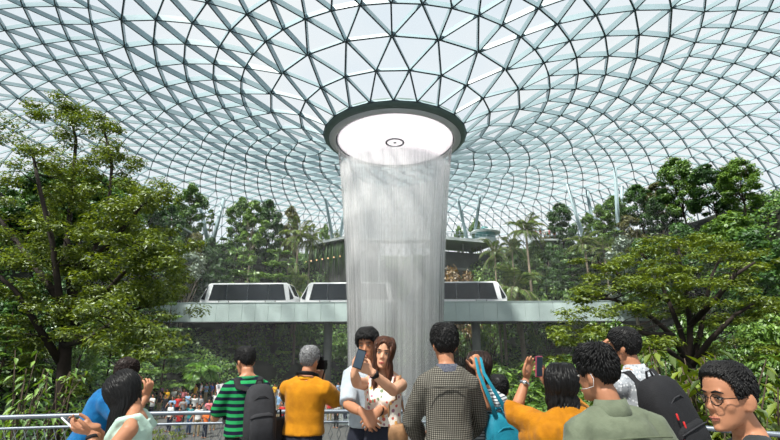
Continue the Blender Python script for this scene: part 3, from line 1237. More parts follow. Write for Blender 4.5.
class Person:
    """stands at loc facing yaw (0 = away from the camera); all shapes in the person's own space"""

    def __init__(s, label, x, y, yaw, H=1.7, b=1.0, skin='tan', lean=(0, 0), head=(0, 0, 0), group=None, neck_fwd=.015, hk=1.0):
        s.root = thing('person', label, 'person', (x, y, 0), yaw, group)
        s.k = H / 1.72
        s.b = b
        s.skin = SKIN[skin]
        s.Wm = Matrix.Translation((x, y, 0)) @ Matrix.Rotation(yaw, 4, 'Z')
        s.Wi = s.Wm.inverted()
        k = s.k
        # bend of the upper body about the hips: lean = (forward, sideways)
        piv = Vector((0, 0, .95 * k))
        s.U = Matrix.Translation(piv) @ Matrix.Rotation(lean[1], 4, 'Y') @ Matrix.Rotation(-lean[0], 4, 'X') @ Matrix.Translation(-piv)
        s.neck = s.U @ Vector((0, neck_fwd * .3, 1.46 * k))
        hp = s.U @ Vector((0, .018 + neck_fwd, 1.598 * k))
        s.hk = k * hk
        R = s.U.to_3x3().to_4x4() @ Matrix.Rotation(head[0], 4, 'Z') @ Matrix.Rotation(head[2], 4, 'Y') @ Matrix.Rotation(-head[1], 4, 'X')
        # the head turns about the top of the neck
        nb = s.U @ Vector((0, .0, 1.53 * k))
        s.Mh = Matrix.Translation(nb) @ R @ Matrix.Translation(s.U.to_3x3().inverted() @ (hp - nb))
        s.sh = {-1: s.U @ Vector((-.172 * b * k, -.008, 1.345 * k)), 1: s.U @ Vector((.172 * b * k, -.008, 1.345 * k))}
        s.arm = {}
        s.hands = []
        for sd in (-1, 1):
            s.set_arm(sd, s.U @ Vector((sd * .27 * b * k, .04, .86 * k)), (sd * .4, -1, 0), hang=True)

    def loc(s, px, py, D):
        return s.Wi @ at(px, py, D)

    def set_arm(s, sd, wrist, pole, hang=False):
        k = s.k
        e, w = ik(s.sh[sd], Vector(wrist), .285 * k, .255 * k, pole)
        s.arm[sd] = [s.sh[sd], e, w]
        if hang:
            s.hang = getattr(s, 'hang', {})
            s.hang[sd] = True
        else:
            s.hang[sd] = False

    def torso(s, mb, grow, z0, z1, wide=0.0):
        k, b = s.k, s.b
        rr = []
        zs = [q for q in BODY if z0 <= q[0] <= z1]
        for z, rx, ry, cy in zs:
            U = s.U if z > .9 else Matrix.Identity(4)
            g = grow + wide * max(0, (1.1 - z))
            if grow > .01 and .9 < z < 1.25 and wide > 0:
                rx = max(rx, .153)
            rr.append(ring_at(U, z * k, rx * b * k + g, ry * (b * .6 + .4) * k + g, cy))
        mb.rings(rr)

    def arms(s, mb, grow, upto=1.0, sides=(-1, 1), loose=0.0):
        """upto: 0..1 of the upper arm, 1..2 of the forearm"""
        k = s.k * (s.b * .5 + .5)
        for sd in sides:
            sh, e, w = s.arm[sd]
            inn = sh + (s.U.to_3x3() @ Vector((-sd * .06, 0, .005))) * k
            pts = [inn, sh, sh.lerp(e, .5), e, e.lerp(w, .35), w]
            rad = [.058 * k, .056 * k, .05 * k, .043 * k, .043 * k, .028 * k]
            if upto >= 2:
                p, r = pts, rad
            elif upto > 1:
                p = pts[:4] + [e.lerp(w, (upto - 1) * .5), e.lerp(w, upto - 1)]
                r = rad[:4] + [.043 * k, .043 * k - (.015 * k) * (upto - 1)]
            else:
                p = pts[:2] + [sh.lerp(e, upto * .5), sh.lerp(e, upto)]
                r = rad[:2] + [.054 * k, .048 * k]
            g = grow
            rr = [x + g + loose * i / len(r) for i, x in enumerate(r)]
            mb.tube(p, rr, 14, rnd=False)
            mb.ell(inn.lerp(sh, .8), (.057 * k + g,) * 3)

    def body(s, face=True, voxel=.0085, hands=()):
        """hands: tuples (side, direction, back normal, curl)"""
        k, b = s.k, s.b
        mb = MB()
        s.torso(mb, 0, .8, 1.46)
        mb.tube([s.U @ Vector((0, -.005, 1.38 * k)), s.U @ Vector((0, .0, 1.46 * k)), s.Mh @ Vector((0, -.018, -.07 * s.hk / k * k))], [.066 * k, .056 * k * (b * .4 + .6), .055 * k], 14, rnd=False)
        # trapezius
        for sd in (-1, 1):
            mb.tube([s.U @ Vector((0, -.012, 1.455 * k)), s.U @ Vector((sd * .085 * b * k, -.012, 1.408 * k)), s.sh[sd]], [.05 * k, .042 * k, .05 * k], 10)
        head_shape(mb, s.Mh, face, s.hk)
        s.arms(mb, 0, 2)
        for sd in (-1, 1):
            hip = Vector((sd * .085 * b * k, 0, .86 * k))
            mb.tube([hip, Vector((sd * .10 * k, .01, .5 * k)), Vector((sd * .11 * k, -.01, .3 * k)), Vector((sd * .11 * k, -.02, .09 * k))], [.086 * k, .058 * k, .052 * k, .036 * k], 14)
            mb.tube([Vector((sd * .11 * k, -.04, .045 * k)), Vector((sd * .12 * k, .14 * k, .035 * k))], [.038 * k, .032 * k], 10)
        fing = MB()
        given = {h[0]: h for h in hands}
        for sd in (-1, 1):
            if sd in given:
                h = given[sd]
                hand_shape(mb, fing, s.arm[sd][2], h[1], h[2], -sd, h[3], k)
            else:
                sh, e, w = s.arm[sd]
                d = (w - e).normalized()
                hand_shape(mb, fing, w, d, Vector((sd, 0, 0)), -sd, .45, k)
        o = remesh(mb, 'body', s.skin, s.root, voxel, 3, None, fing)
        s.body_o = o
        return o

    def garment(s, name, mat, grow=.014, z0=.88, z1=1.43, sleeve=.8, loose=.006, fold=.006, voxel=.012, wide=.05, shape=None, seed=0, sides=(-1, 1), sm=3):
        mb = MB()
        s.torso(mb, grow, z0, z1, wide)
        k = s.k
        if sleeve > 0:
            s.arms(mb, grow, sleeve, sides, loose)
            for sd in sides:
                mb.tube([s.U @ Vector((0, -.012, 1.42 * k)), s.U @ Vector((sd * .085 * s.b * k, -.012, 1.398 * k)), s.sh[sd]], [.045 * k + grow, .042 * k + grow, .05 * k + grow], 10)
        if shape:
            shape(mb)

        def disp(c):
            q = Vector((c.x * 5.0 + seed, c.y * 5.0, c.z * 9.0))
            a = noise.noise(q)
            b_ = noise.noise(Vector((c.x * 16 + c.z * 9, c.y * 16, c.z * 7 - c.x * 8 + seed)))
            return fold * (a * .9 + (1 - abs(b_) * 2) * .55)
        return remesh(mb, name, mat, s.root, voxel, sm, disp)

    def trousers(s, mat, grow=.012, name='trousers', top=.97):
        mb = MB()
        k, b = s.k, s.b
        s.torso(mb, grow * .8, .8, top)
        for sd in (-1, 1):
            hip = Vector((sd * .085 * b * k, 0, .88 * k))
            mb.tube([hip, Vector((sd * .10 * k, .01, .5 * k)), Vector((sd * .11 * k, -.01, .3 * k)), Vector((sd * .11 * k, -.02, .1 * k))], [.095 * k, .072 * k, .066 * k, .06 * k], 14)
        remesh(mb, name, mat, s.root, .014, 2, lambda c: .004 * noise.noise(c * 14))
        for sd in (-1, 1):
            mb = MB()
            mb.tube([Vector((sd * .11 * k, -.075, .052)), Vector((sd * .115 * k, .04, .056)), Vector((sd * .12 * k, .165 * k, .042))], [.05, .054, .042], 12, flat=.95)
            me = [(x, y, max(.0, z)) for x, y, z in mb.v]
            mb.v = me
            mb.build('shoe', BLACKC, s.root)

    def hpt(s, v):
        return s.Mh @ (Vector(v) * s.hk)

    def hair_cap(s, mat, line, thick=.016, tuft=700, tlen=.03, seed=1, top=.0, name='hair', extra=None, rough=.004, lift=.18, sweep=(.15, .35, 0)):
        """line(th) -> lowest z of the hair at angle th (0 face, pi nape)"""
        random.seed(seed)
        mb = MB()
        nth, nz = 44, 14

        def surf(th, f, g):
            z0 = line(th)
            z = z0 + (.1215 - z0) * math.sin(f * PI / 2)
            p = skull(th, z, g)
            p.z += (g + top) * max(0.0, min(1.0, (z - .05) / .07))
            return p
        outer, inner = [], []
        for i in range(nz + 1):
            row, row2 = [], []
            for j in range(nth):
                th = 2 * PI * j / nth
                f = i / nz
                edge = min(1, f * 6 + .2)
                p = surf(th, f, thick * edge)
                p += p.normalized() * rough * noise.noise(p * 45 + Vector((seed, 0, 0)))
                row.append(s.hpt(p))
                z0 = line(th)
                row2.append(s.hpt(skull(th, z0 + (.118 - z0) * math.sin(f * PI / 2), -.006)))
            outer.append(row)
            inner.append(row2)
        c = sum((Vector(p) for p in outer[-1]), Vector()) / nth
        outer.append([Vector(p).lerp(c, .6) + (s.Mh.to_3x3() @ Vector((0, 0, .003))) for p in outer[-1]])
        mb.rings(list(reversed(inner)) + outer)
        crown = Vector((0, -.035, .15))
        cen = Vector((0, -.008, .02))
        for q in range(int(tuft * 1.5)):
            th = random.uniform(0, 2 * PI)
            f = random.random() ** 1.15
            p = surf(th, f, thick * min(1, f * 6 + .2) * .8)
            n = (p - cen).normalized()
            v = p - crown
            t = v - n * n.dot(v)
            t = t.normalized()
            if p.z > .06:
                t = (t + Vector(sweep) * 1.2).normalized()
                t = (t - n * n.dot(t)).normalized()
            jit = Vector((random.gauss(0, .1), random.gauss(0, .1), random.gauss(0, .07)))
            d = (t + n * lift + jit).normalized()
            L = tlen * random.uniform(.6, 1.2) * (.55 + .45 * min(1, f * 4))
            e = p + d * L - n * L * .25
            mb.tube([s.hpt(p - n * .005), s.hpt(p + d * L * .5 + n * .001), s.hpt(e)], [.0046 * s.hk, .0040 * s.hk, .001 * s.hk], 5, rnd=False)
        if extra:
            extra(mb)
        return mb.build(name, mat, s.root)

    def long_hair(s, mb, ths, L, n=110, out=.018, seed=3, fall=None, wave=.01, part=0.0, zs=(.05, .115), back=.0, r=.012):
        random.seed(seed)
        G = (s.Mh.to_3x3().inverted() @ Vector((0, 0, -1)))
        if fall is not None:
            G = (G + s.Mh.to_3x3().inverted() @ Vector(fall)).normalized()
        for q in range(n):
            th = random.uniform(*ths)
            z = random.uniform(*zs)
            pts = []
            for zz in np.linspace(z, -.06, 5):
                p = skull(th, zz, out * random.uniform(.6, 1.1))
                p.z += out * max(0, (zz - .06) / .06)
                pts.append(p)
            p = pts[-1].copy()
            LL = L * random.uniform(.75, 1.05)
            ph = random.uniform(0, 6.28)
            for i in range(6):
                p = p + G * LL / 6
                pts.append(p + Vector((math.sin(ph + i * 1.3) * wave, math.cos(ph + i * 1.1) * wave - back * i / 6, 0)))
            m = len(pts)
            mb.tube([s.hpt(p) for p in pts], [r * s.hk * (1 - .75 * (i / (m - 1)) ** 2) for i in range(m)], 6, rnd=False)

    def face(s, eyes=True, lips=LIP, brows=None, open_=1.0):
        R3 = s.Mh.to_3x3()
        k = s.hk
        for sd in (-1, 1):
            mb = MB()
            mb.ell(s.hpt((sd * .031, .0765, .002)), (.0145 * k, .010 * k, .0062 * k * open_), R3)
            e = mb.build('eye', EYE_W, s.root)
            mb = MB()
            mb.ell(s.hpt((sd * .031, .0835, .002)), (.0062 * k, .005 * k, .0058 * k * open_), R3, 10, 7)
            mb.build('iris', EYE_D, e)
            mb = MB()
            mb.tube([s.hpt((sd * .016, .0865, .0085 * open_)), s.hpt((sd * .031, .0885, .0105 * open_)), s.hpt((sd * .047, .080, .0085 * open_))], [.0022 * k, .003 * k, .0022 * k], 6)
            mb.build('eyelid', EYE_D, s.root)
            mb = MB()
            mb.tube([s.hpt((sd * .014, .091, .024)), s.hpt((sd * .032, .0905, .029)), s.hpt((sd * .052, .078, .023))], [.0035 * k, .0042 * k, .002 * k], 6)
            mb.build('eyebrow', brows or HAIR['black'], s.root)
        mb = MB()
        mb.tube([s.hpt((-.022, .0925, -.069)), s.hpt((0, .0985, -.0705)), s.hpt((.022, .0925, -.069))], [.003 * k, .0058 * k, .003 * k], 8, flat=.8)
        mb.tube([s.hpt((-.018, .092, -.0765)), s.hpt((0, .097, -.079)), s.hpt((.018, .092, -.0765))], [.003 * k, .0055 * k, .003 * k], 8, flat=.8)
        mb.build('lips', lips, s.root)

    def collar(s, mat, name='collar', dz=0.0, r=.068):
        k = s.k
        mb = MB()
        rr = []
        for z, g in ((1.415, .014), (1.455, .010), (1.497, .004), (1.503, .010), (1.46, .022), (1.425, .034)):
            rr.append([s.U @ Vector(((r * k + g) * math.cos(a), (r * .95 * k + g) * math.sin(a) - .006, (z + dz) * k - (.028 * max(0, math.sin(a))) * k)) for a in [2 * PI * j / 32 for j in range(32)]])
        mb.rings(rr, cap=False, closed=True)
        return mb.build(name, mat, s.root)


def _neckband(s, mat):
    k = s.k
    mb = MB()
    rr = []
    for z, g in ((1.435, .004), (1.452, .002), (1.456, .008), (1.44, .014), (1.425, .014)):
        rr.append([s.U @ Vector(((.066 * k + g) * math.cos(a), (.064 * k + g) * math.sin(a) - .004, z * k - .022 * k * max(0, math.sin(a)))) for a in [2 * PI * j / 32 for j in range(32)]])
    mb.rings(rr, cap=False, closed=True)
    return mb.build('neckband', mat, s.root)


Person.neckband = _neckband


def short_line(nape=-.075, side=-.035, fringe=.07, temple=.02):
    def f(th):
        a = abs(((th + PI) % (2 * PI)) - PI)      # 0 at the face .. pi at the nape
        return interp(a, [(0, fringe), (.55, fringe - .005), (.95, temple + .02), (1.2, side), (1.45, side + .012), (1.75, side + .015), (2.05, side - .01), (2.5, nape), (PI, nape)])
    return f


def phone(name, label, c, right, up, w=.075, h=.152, t=.009, cam_side=1, parent=None, case=None, screen=None):
    """a flat phone: c centre, right and up edges, lens bump on the side of normal*cam_side"""
    r, u = Vector(right).normalized(), Vector(up)
    u = (u - r * r.dot(u)).normalized()
    n = r.cross(u)
    Mx = Matrix((r, u, n)).transposed()
    root = thing(name, label, 'phone', c)
    mb = MB()
    mb.box((0, 0, 0), (w, h, t), Mx)
    mb.build('case', case or PHONE_B, root, smooth=False, bevel=.003)
    mb = MB()
    mb.box(Mx @ Vector((0, 0, -cam_side * (t / 2 + .0006))), (w * .9, h * .9, .001), Mx)
    mb.build('screen', screen or PHONE_S, root, smooth=False)
    mb = MB()
    mb.box(Mx @ Vector((-w * .25, h * .36, cam_side * (t / 2 + .001))), (.022, .03, .003), Mx)
    mb.build('lens', METAL, root, smooth=False)
    return root


# ---------------------------------------------------------------- bags
def rbox_rings(mb, c, R3, secs, n=24, ex=3.2):
    """stack of rounded rectangles: secs = (z, half width, half depth, y shift)"""
    rr = []
    for z, a, b, y in secs:
        row = []
        for j in range(n):
            t = 2 * PI * j / n
            cx, sx = math.cos(t), math.sin(t)
            p = Vector((a * math.copysign(abs(cx) ** (2 / ex), cx), y + b * math.copysign(abs(sx) ** (2 / ex), sx), z))
            row.append(Vector(c) + R3 @ p)
        rr.append(row)
    mb.rings(rr)


def backpack(name, label, P, mat, trim, w=.15, h=.23, d=.085, back=.2, zc=1.2, side=0.0, tilt=0.0, strap_r=.016, pockets=True, zip_mat=None, straps=True):
    """a rucksack on the back of person P (its own thing)"""
    k = P.k
    root = thing(name, label, 'backpack', P.root.location, P.root.rotation_euler.z)
    R3 = P.U.to_3x3() @ Matrix.Rotation(tilt, 3, 'Y')
    c = P.U @ Vector((side, -back, zc * k))
    mb = MB()
    rbox_rings(mb, c, R3, [(-h, w * .8, d * .75, 0), (-h * .93, w * .98, d * 1.0, -.005), (-h * .4, w * 1.02, d * 1.12, -.012), (0, w, d * 1.05, -.01), (h * .5, w * .95, d * .9, 0), (h * .82, w * .8, d * .72, .01), (h * .96, w * .55, d * .5, .015), (h, w * .3, d * .25, .02)])
    o = mb.build('body', mat, root)
    if pockets:
        mb = MB()
        rbox_rings(mb, c + R3 @ Vector((0, -d * .95, -h * .38)), R3, [(-h * .48, w * .68, d * .32, 0), (-h * .4, w * .76, d * .42, -.004), (h * .1, w * .76, d * .42, -.004), (h * .38, w * .7, d * .34, 0), (h * .45, w * .5, d * .2, 0)])
        mb.build('front_pocket', mat, root)
        mb = MB()
        mb.tube([c + R3 @ Vector((x * w * .74, -d * (1.36 - .12 * x * x), -h * .02 - .012 * x * x)) for x in (-1, -.5, 0, .5, 1)], .0045, 6)
        mb.build('zip', zip_mat or trim, root)
        mb = MB()
        mb.tube([c + R3 @ Vector((x * w * .85, -d * (.86 - .3 * x * x) - .006, h * (.62 - .42 * x * x))) for x in (-1, -.6, -.2, .2, .6, 1)], .0045, 6)
        mb.build('zip', zip_mat or trim, root)
    mb = MB()
    mb.tube([c + R3 @ Vector((-.035, d * .3, h * .95)), c + R3 @ Vector((-.02, d * .3, h * 1.14)), c + R3 @ Vector((.02, d * .3, h * 1.14)), c + R3 @ Vector((.035, d * .3, h * .95))], .008, 8)
    mb.build('handle', trim, root)
    if straps:
        for sd in (-1, 1):
            mb = MB()
            S = P.sh[sd]
            Ui = P.U.to_3x3()
            pts = [c + R3 @ Vector((sd * w * .5, d * .55, h * .8)),
                   P.U @ Vector((sd * .105 * P.b * k, -.105, 1.37 * k)),
                   P.U @ Vector((sd * .115 * P.b * k, -.05, 1.438 * k)),
                   P.U @ Vector((sd * .12 * P.b * k, .04, 1.425 * k)),
                   P.U @ Vector((sd * .13 * P.b * k, .125, 1.33 * k)),
                   P.U @ Vector((sd * .16 * P.b * k, .13, 1.2 * k)),
                   P.U @ Vector((sd * .19 * P.b * k, .02, 1.08 * k)),
                   c + R3 @ Vector((sd * w * .85, d * .6, -h * .8))]
            mb.tube(pts, [.026, .03, .03, .03, .03, .024, .014, .012], 10, flat=.3, ref=(1, 0, .15))
            mb.build('strap', trim, root)
    return root, c, R3


# ---------------------------------------------------------------- the visitors at the rail
def man_striped():
    p0 = at(246, 400, 4.05)
    P = Person('person in green and navy striped tee looking at a phone', p0.x, 4.05, .5, 1.665, .9, 'tan', (.05, 0), (.4, .3, 0))
    wl = P.loc(221, 405, 4.28)
    wr = P.loc(232, 408, 4.42)
    P.set_arm(-1, wl, (-.5, -.5, -1))
    P.set_arm(1, wr, (1, -.2, -1))
    P.body(hands=((-1, (-.1, .3, 1), (-.7, .5, 0), .6), (1, (-.5, .5, .3), (.3, .8, .2), .6)))
    P.garment('shirt', stripes('striped_jersey', (16, 20, 42), (34, 140, 80), .053, 2, .52), .016, .9, 1.44, .85, .012, .006, seed=2)
    P.neckband(cloth('green_rib', (36, 120, 78)))
    P.trousers(BLACKC)
    P.hair_cap(HAIR['black'], short_line(-.05, -.02, .068), .016, 900, .022, 4)
    P.face()
    ph = P.Wm @ P.arm[-1][2] + Vector((-.03, .045, .105))
    phone('smartphone', 'white smartphone held by the man in the striped tee', ph, (.62, .75, .1), (-.3, .1, .95), .074, .15, .009, 1, case=WHITEP)
    backpack('backpack', 'dark grey rucksack on the back of the green striped tee', P, CHAR, BLACKC, .13, .24, .085, .2, 1.14, .085, -.05)


def man_yellow():
    p0 = at(305, 400, 4.1)
    P = Person('person with grey hair in mustard yellow tee taking pictures', p0.x, 4.1, -.2, 1.66, 1.05, 'tan', (.03, 0), (-.12, .05, 0))
    P.set_arm(1, P.loc(322, 383, 4.3), (1, -.5, -.8))
    P.set_arm(-1, P.loc(310, 380, 4.45), (-1, .1, -.9))
    P.body(hands=((1, (-.15, .35, .9), (.9, -.3, .1), .9), (-1, (.2, .4, .9), (-.5, .7, 0), .9)))
    P.garment('shirt', cloth('mustard_jersey', (172, 110, 6), (188, 124, 12)), .017, .92, 1.435, .82, .014, .007, seed=5)
    P.neckband(cloth('mustard_rib', (200, 138, 14)))
    P.trousers(NAVY)
    P.hair_cap(HAIR['grey'], short_line(-.06, -.025, .066), .016, 900, .022, 9)
    P.face(brows=HAIR['grey'])
    # camera at his eye
    c = P.Wm @ P.hpt((.05, .13, -.035))
    root = thing('camera_body', 'black camera held up by the man in the mustard tee', 'camera', c, P.root.rotation_euler.z - .12)
    mb = MB()
    mb.box((0, 0, 0), (.125, .055, .085))
    mb.box((0, 0, .055), (.05, .05, .035))
    mb.build('body', PHONE_B, root, smooth=False, bevel=.006)
    mb = MB()
    mb.tube([(0, .03, -.005), (0, .055, -.005), (0, .085, -.005)], [.034, .034, .037], 18, rnd=False)
    mb.build('lens', PHONE_B, root)
    mb = MB()
    k = P.k
    pts = [P.U @ Vector((.10, .12, 1.40 * k)), P.U @ Vector((.092, .02, 1.462 * k)), P.U @ Vector((.07, -.06, 1.482 * k)), P.U @ Vector((.0, -.094, 1.488 * k)), P.U @ Vector((-.07, -.06, 1.482 * k)), P.U @ Vector((-.092, .02, 1.462 * k)), P.U @ Vector((-.10, .12, 1.40 * k))]
    inv = root.matrix_world.inverted() if False else (Matrix.Translation(c) @ Matrix.Rotation(P.root.rotation_euler.z - .12, 4, 'Z')).inverted()
    pts = [inv @ (P.Wm @ q) for q in pts]
    pts = [Vector((.068, 0, .01))] + pts + [Vector((-.068, 0, .01))]
    mb.tube(pts, [.006, .014, .016, .017, .018, .017, .016, .014, .006], 8, flat=.3, ref=(0, 0, 1))
    mb.build('neck_strap', PHONE_B, root)
    # dark shoulder bag at his left hip
    bl = P.Wm @ Vector((-.24, -.04, .90))
    bag = thing('shoulder_bag', 'black bag at the left hip of the mustard tee', 'bag', bl, P.root.rotation_euler.z)
    mb = MB()
    rbox_rings(mb, (0, 0, 0), Matrix.Identity(3), [(-.17, .07, .11, 0), (-.15, .08, .13, 0), (.05, .075, .13, 0), (.13, .06, .12, 0), (.15, .04, .1, 0)])
    mb.build('body', BLACKC, bag)
    mb = MB()
    mb.tube([(0, -.08, .12), (.01, -.04, .22), (.01, .04, .22), (0, .08, .12)], .01, 6, flat=.4)
    mb.build('strap', BLACKC, bag)


def couple():
    # the man stands behind and holds her
    m0 = at(368.5, 400, 3.97)
    H = 1.815
    Pm = Person('person in pale grey tee hugging the woman from behind', m0.x, 3.98, PI - .12, H, .9, 'tan', (.02, 0), (-.1, .1, .06), hk=.98)
    f0 = at(383, 400, 3.74)
    Pf = Person('woman in floral top taking a selfie with raised arms', f0.x, 3.74, PI - .22, 1.745, .86, 'fair', (-.02, 0), (.1, .06, -.13), hk=.97)
    Pf.root.name = 'person'
    # his arms go round her waist
    Pm.set_arm(1, Pm.loc(363, 413, 3.56), (1, -.3, -1))
    Pm.set_arm(-1, Pm.loc(377, 412, 3.56), (-1, -.3, -1))
    Pm.body(hands=((1, (-.6, .1, -.55), (.2, 1, .4), .5), (-1, (.55, .1, -.6), (-.2, 1, .4), .5)))
    Pm.garment('shirt', cloth('pale_grey_jersey', (158, 168, 178), (176, 186, 194)), .016, .9, 1.435, .95, .012, .006, seed=8)
    Pm.neckband(cloth('pale_rib', (186, 196, 204)))
    Pm.trousers(NAVY)

    def side_swept(th):
        a = abs(((th + PI) % (2 * PI)) - PI)
        return interp(a, [(0, .062), (.6, .06), (.95, .04), (1.2, -.02), (1.45, -.01), (1.75, -.01), (2.1, -.03), (2.5, -.07), (PI, -.075)])
    Pm.hair_cap(HAIR['black'], side_swept, .02, 900, .035, 14, top=.006)
    Pm.face(open_=.6)
    # her arms hold the phone up
    ph = at(359.5, 359, 3.2)
    Pf.set_arm(1, Pf.loc(354, 371, 3.27), (.5, -.2, -.8))
    Pf.set_arm(-1, Pf.loc(371.5, 372, 3.3), (-.8, .0, -1))
    Pf.body(hands=((1, (-.35, .2, .85), (.6, .75, 0), 1.0), (-1, (.75, .45, .5), (-.3, .9, .2), 1.0)))
    fl = spots('floral_print', (236, 228, 218), [(206, 96, 84), (222, 168, 96), (236, 228, 218), (120, 140, 110), (226, 150, 140), (236, 228, 218), (160, 110, 130)], 30)

    def straps(mb):
        k = Pf.k
        for sd in (-1, 1):
            mb.tube([Pf.U @ Vector((sd * .085, .115, 1.30 * k)), Pf.U @ Vector((sd * .095, .06, 1.405 * k)), Pf.U @ Vector((sd * .095, -.04, 1.425 * k)), Pf.U @ Vector((sd * .085, -.11, 1.32 * k))], .014, 8)
        for sd in (-1, 1):
            mb.ell(Pf.U @ Vector((sd * .062, .085, 1.245 * k)), (.062, .055, .06))
    Pf.garment('blouse', fl, .012, .98, 1.345, 0, .0, .005, .01, .06, straps, 3)
    Pf.trousers(NAVY, .016, 'trousers', 1.06)
    mb = MB()
    mat = HAIR['brown']

    def hl(th):
        a = abs(((th + PI) % (2 * PI)) - PI)
        return interp(a, [(0, .082), (.35, .07), (.7, .035), (.95, -.01), (1.2, -.06), (PI, -.07)])

    def ext(mb):
        Pf.long_hair(mb, (1.15, 5.1), .30, 190, .013, 5, wave=.01, back=.012)
        Pf.long_hair(mb, (.8, 1.3), .26, 40, .012, 6, wave=.012, zs=(.02, .09))
        Pf.long_hair(mb, (4.95, 5.45), .28, 40, .012, 8, wave=.012, zs=(.02, .09))
    Pf.hair_cap(mat, hl, .013, 60, .03, 16, lift=.1, extra=ext)
    Pf.face(open_=.75)
    phone('smartphone', 'black smartphone held up for the selfie', ph, (.95, -.1, -.3), (.3, -.12, .95), .066, .136, .009, -1, case=PHONE_B)
    # watches
    for P, sd, lab, mt in ((Pm, -1, 'black wristwatch on the arm around the floral top', PHONE_B), (Pf, -1, 'dark wristband on the woman lifting the selfie phone', BLACKC)):
        sh, e, w = P.arm[sd]
        q = w.lerp(e, .12)
        d = (w - e).normalized()
        c = P.Wm @ q
        t = thing('wristwatch', lab, 'watch', c, P.root.rotation_euler.z)
        mb = MB()
        mb.tube([-d * .012, d * .012], [.034, .034], 16, rnd=False)
        mb.build('band', mt, t)
        mb = MB()
        a = Vector((0, 1, .4))
        a = (a - d * d.dot(a)).normalized()
        mb.tube([a * .028, a * .04], [.018, .017], 14, rnd=False)
        mb.build('face', PHONE_B, t)
    # tan bag hanging from her shoulder on a long strap
    bc = at(397.5, 440, 3.66)
    bag = thing('handbag', 'tan leather bag on a long strap beside the floral top', 'bag', bc, .15)
    mb = MB()
    rbox_rings(mb, (0, 0, 0), Matrix.Identity(3), [(-.13, .075, .04, 0), (-.12, .082, .05, 0), (.05, .082, .048, 0), (.1, .078, .036, 0), (.115, .07, .02, 0)])
    mb.build('body', LEATH, bag)
    mb = MB()
    S = Pf.Wm @ (Pf.U @ Vector((-.15, .02, 1.42 * Pf.k))) - bc
    S2 = Pf.Wm @ (Pf.U @ Vector((-.13, .11, 1.33 * Pf.k))) - bc
    Ri = Matrix.Rotation(-.15, 3, 'Z')
    mb.tube([Vector((-.072, 0, .1)), Vector((-.075, -.05, .28)), Ri @ S2 + Vector((0, -.02, -.08)), Ri @ S2, Ri @ S, Vector((.03, .1, .38)), Vector((.072, 0, .1))], .008, 6, flat=.5)
    mb.build('strap', LEATH, bag)


def man_checked():
    p0 = at(448, 400, 3.2)
    P = Person('person in grey checked long sleeved shirt with back turned', p0.x, 3.2, .05, 1.82, .84, 'tan', (.02, .0), (.1, .02, 0), hk=.98)
    P.set_arm(-1, P.U @ Vector((-.17, .33, 1.02)), (-1, -.6, -.5))
    P.set_arm(1, P.U @ Vector((.17, .33, 1.02)), (1, -.6, -.5))
    P.body(hands=((-1, (.5, .8, .1), (-.4, .3, 1), .5), (1, (-.5, .8, .1), (.4, .3, 1), .5)))
    gm = gingham('checked_cotton', (44, 42, 38), (90, 86, 79), (146, 142, 133), .0125)
    P.garment('shirt', gm, .018, .84, 1.44, 1.93, .012, .008, .012, .08, None, 11)
    P.collar(cloth('collar_print', (52, 56, 74), (96, 98, 108), scale=90), dz=-.03, r=.06)
    mb = MB()
    k = P.k
    mb.tube([P.U @ Vector((x * k, -.128 * k + .10 * x * x - .012, (1.335 - .25 * x * x) * k)) for x in (-.17, -.11, -.05, 0, .05, .11, .17)], .004, 6)
    mb.build('yoke_seam', cloth('seam_dark', (60, 58, 54)), P.root)
    P.trousers(NAVY)
    P.hair_cap(HAIR['black'], short_line(-.062, -.03, .066), .02, 1000, .03, 21, lift=.28, top=.008)
    P.face()


def girl_teal():
    p0 = at(480, 400, 3.52)
    P = Person('person with long dark hair pulling up a teal backpack strap', p0.x, 3.52, .25, 1.62, .9, 'tan', (.0, .05), (.35, .05, 0))
    P.set_arm(1, P.loc(479, 371, 3.34), (-.25, -.3, -1))
    P.set_arm(-1, P.loc(468, 420, 3.75), (-1, .2, -1))
    P.body(hands=((1, (-.1, .15, 1), (.1, -1, .1), 1.2),))
    P.garment('shirt', stripes('fine_striped_tee', (92, 96, 104), (206, 210, 212), .02, 2, .4), .014, .9, 1.43, .7, .01, .005, seed=14)
    P.trousers(DENIM)

    def hl(th):
        a = abs(((th + PI) % (2 * PI)) - PI)
        return interp(a, [(0, .082), (.5, .06), (.8, .0), (1.1, -.06), (PI, -.07)])
    P.hair_cap(HAIR['darkbrown'], hl, .02, 60, .03, 5, lift=.15, extra=lambda mb: P.long_hair(mb, (.95, 5.3), .13, 200, .022, 8, wave=.012))
    P.face()
    teal = cloth('teal_nylon', (14, 104, 128), (22, 124, 146), rough=.6)
    teal2 = cloth('teal_webbing', (20, 120, 146), (30, 138, 160), rough=.6)
    root, c, R3 = backpack('backpack', 'teal backpack with loose strap held up by dark haired person', P, teal, teal2, .135, .21, .075, .215, 1.07, .06, -.12, straps=False)
    hw = P.arm[1][2] + Vector((-.01, -.02, .07))
    k = P.k
    for dx in (-.02, .02):
        mb = MB()
        pts = [hw + Vector((dx, .0, .02)), hw + Vector((dx - .01, -.06, -.08)), hw.lerp(c, .5) + Vector((dx * 2, -.09, 0)), c + R3 @ Vector((dx * 2.5, -.02, .2))]
        mb.tube(pts, [.011, .014, .016, .018], 10, flat=.3, ref=(1, .1, 0))
        mb.build('strap', teal2, root)
    mb = MB()
    pts = [c + R3 @ Vector((.03, -.06, .2)), c + R3 @ Vector((.10, -.09, .17)), c + R3 @ Vector((.13, -.10, .09)), c + R3 @ Vector((.11, -.08, .02))]
    mb.tube(pts, [.012, .014, .014, .012], 8, flat=.35)
    mb.build('loop', teal2, root)


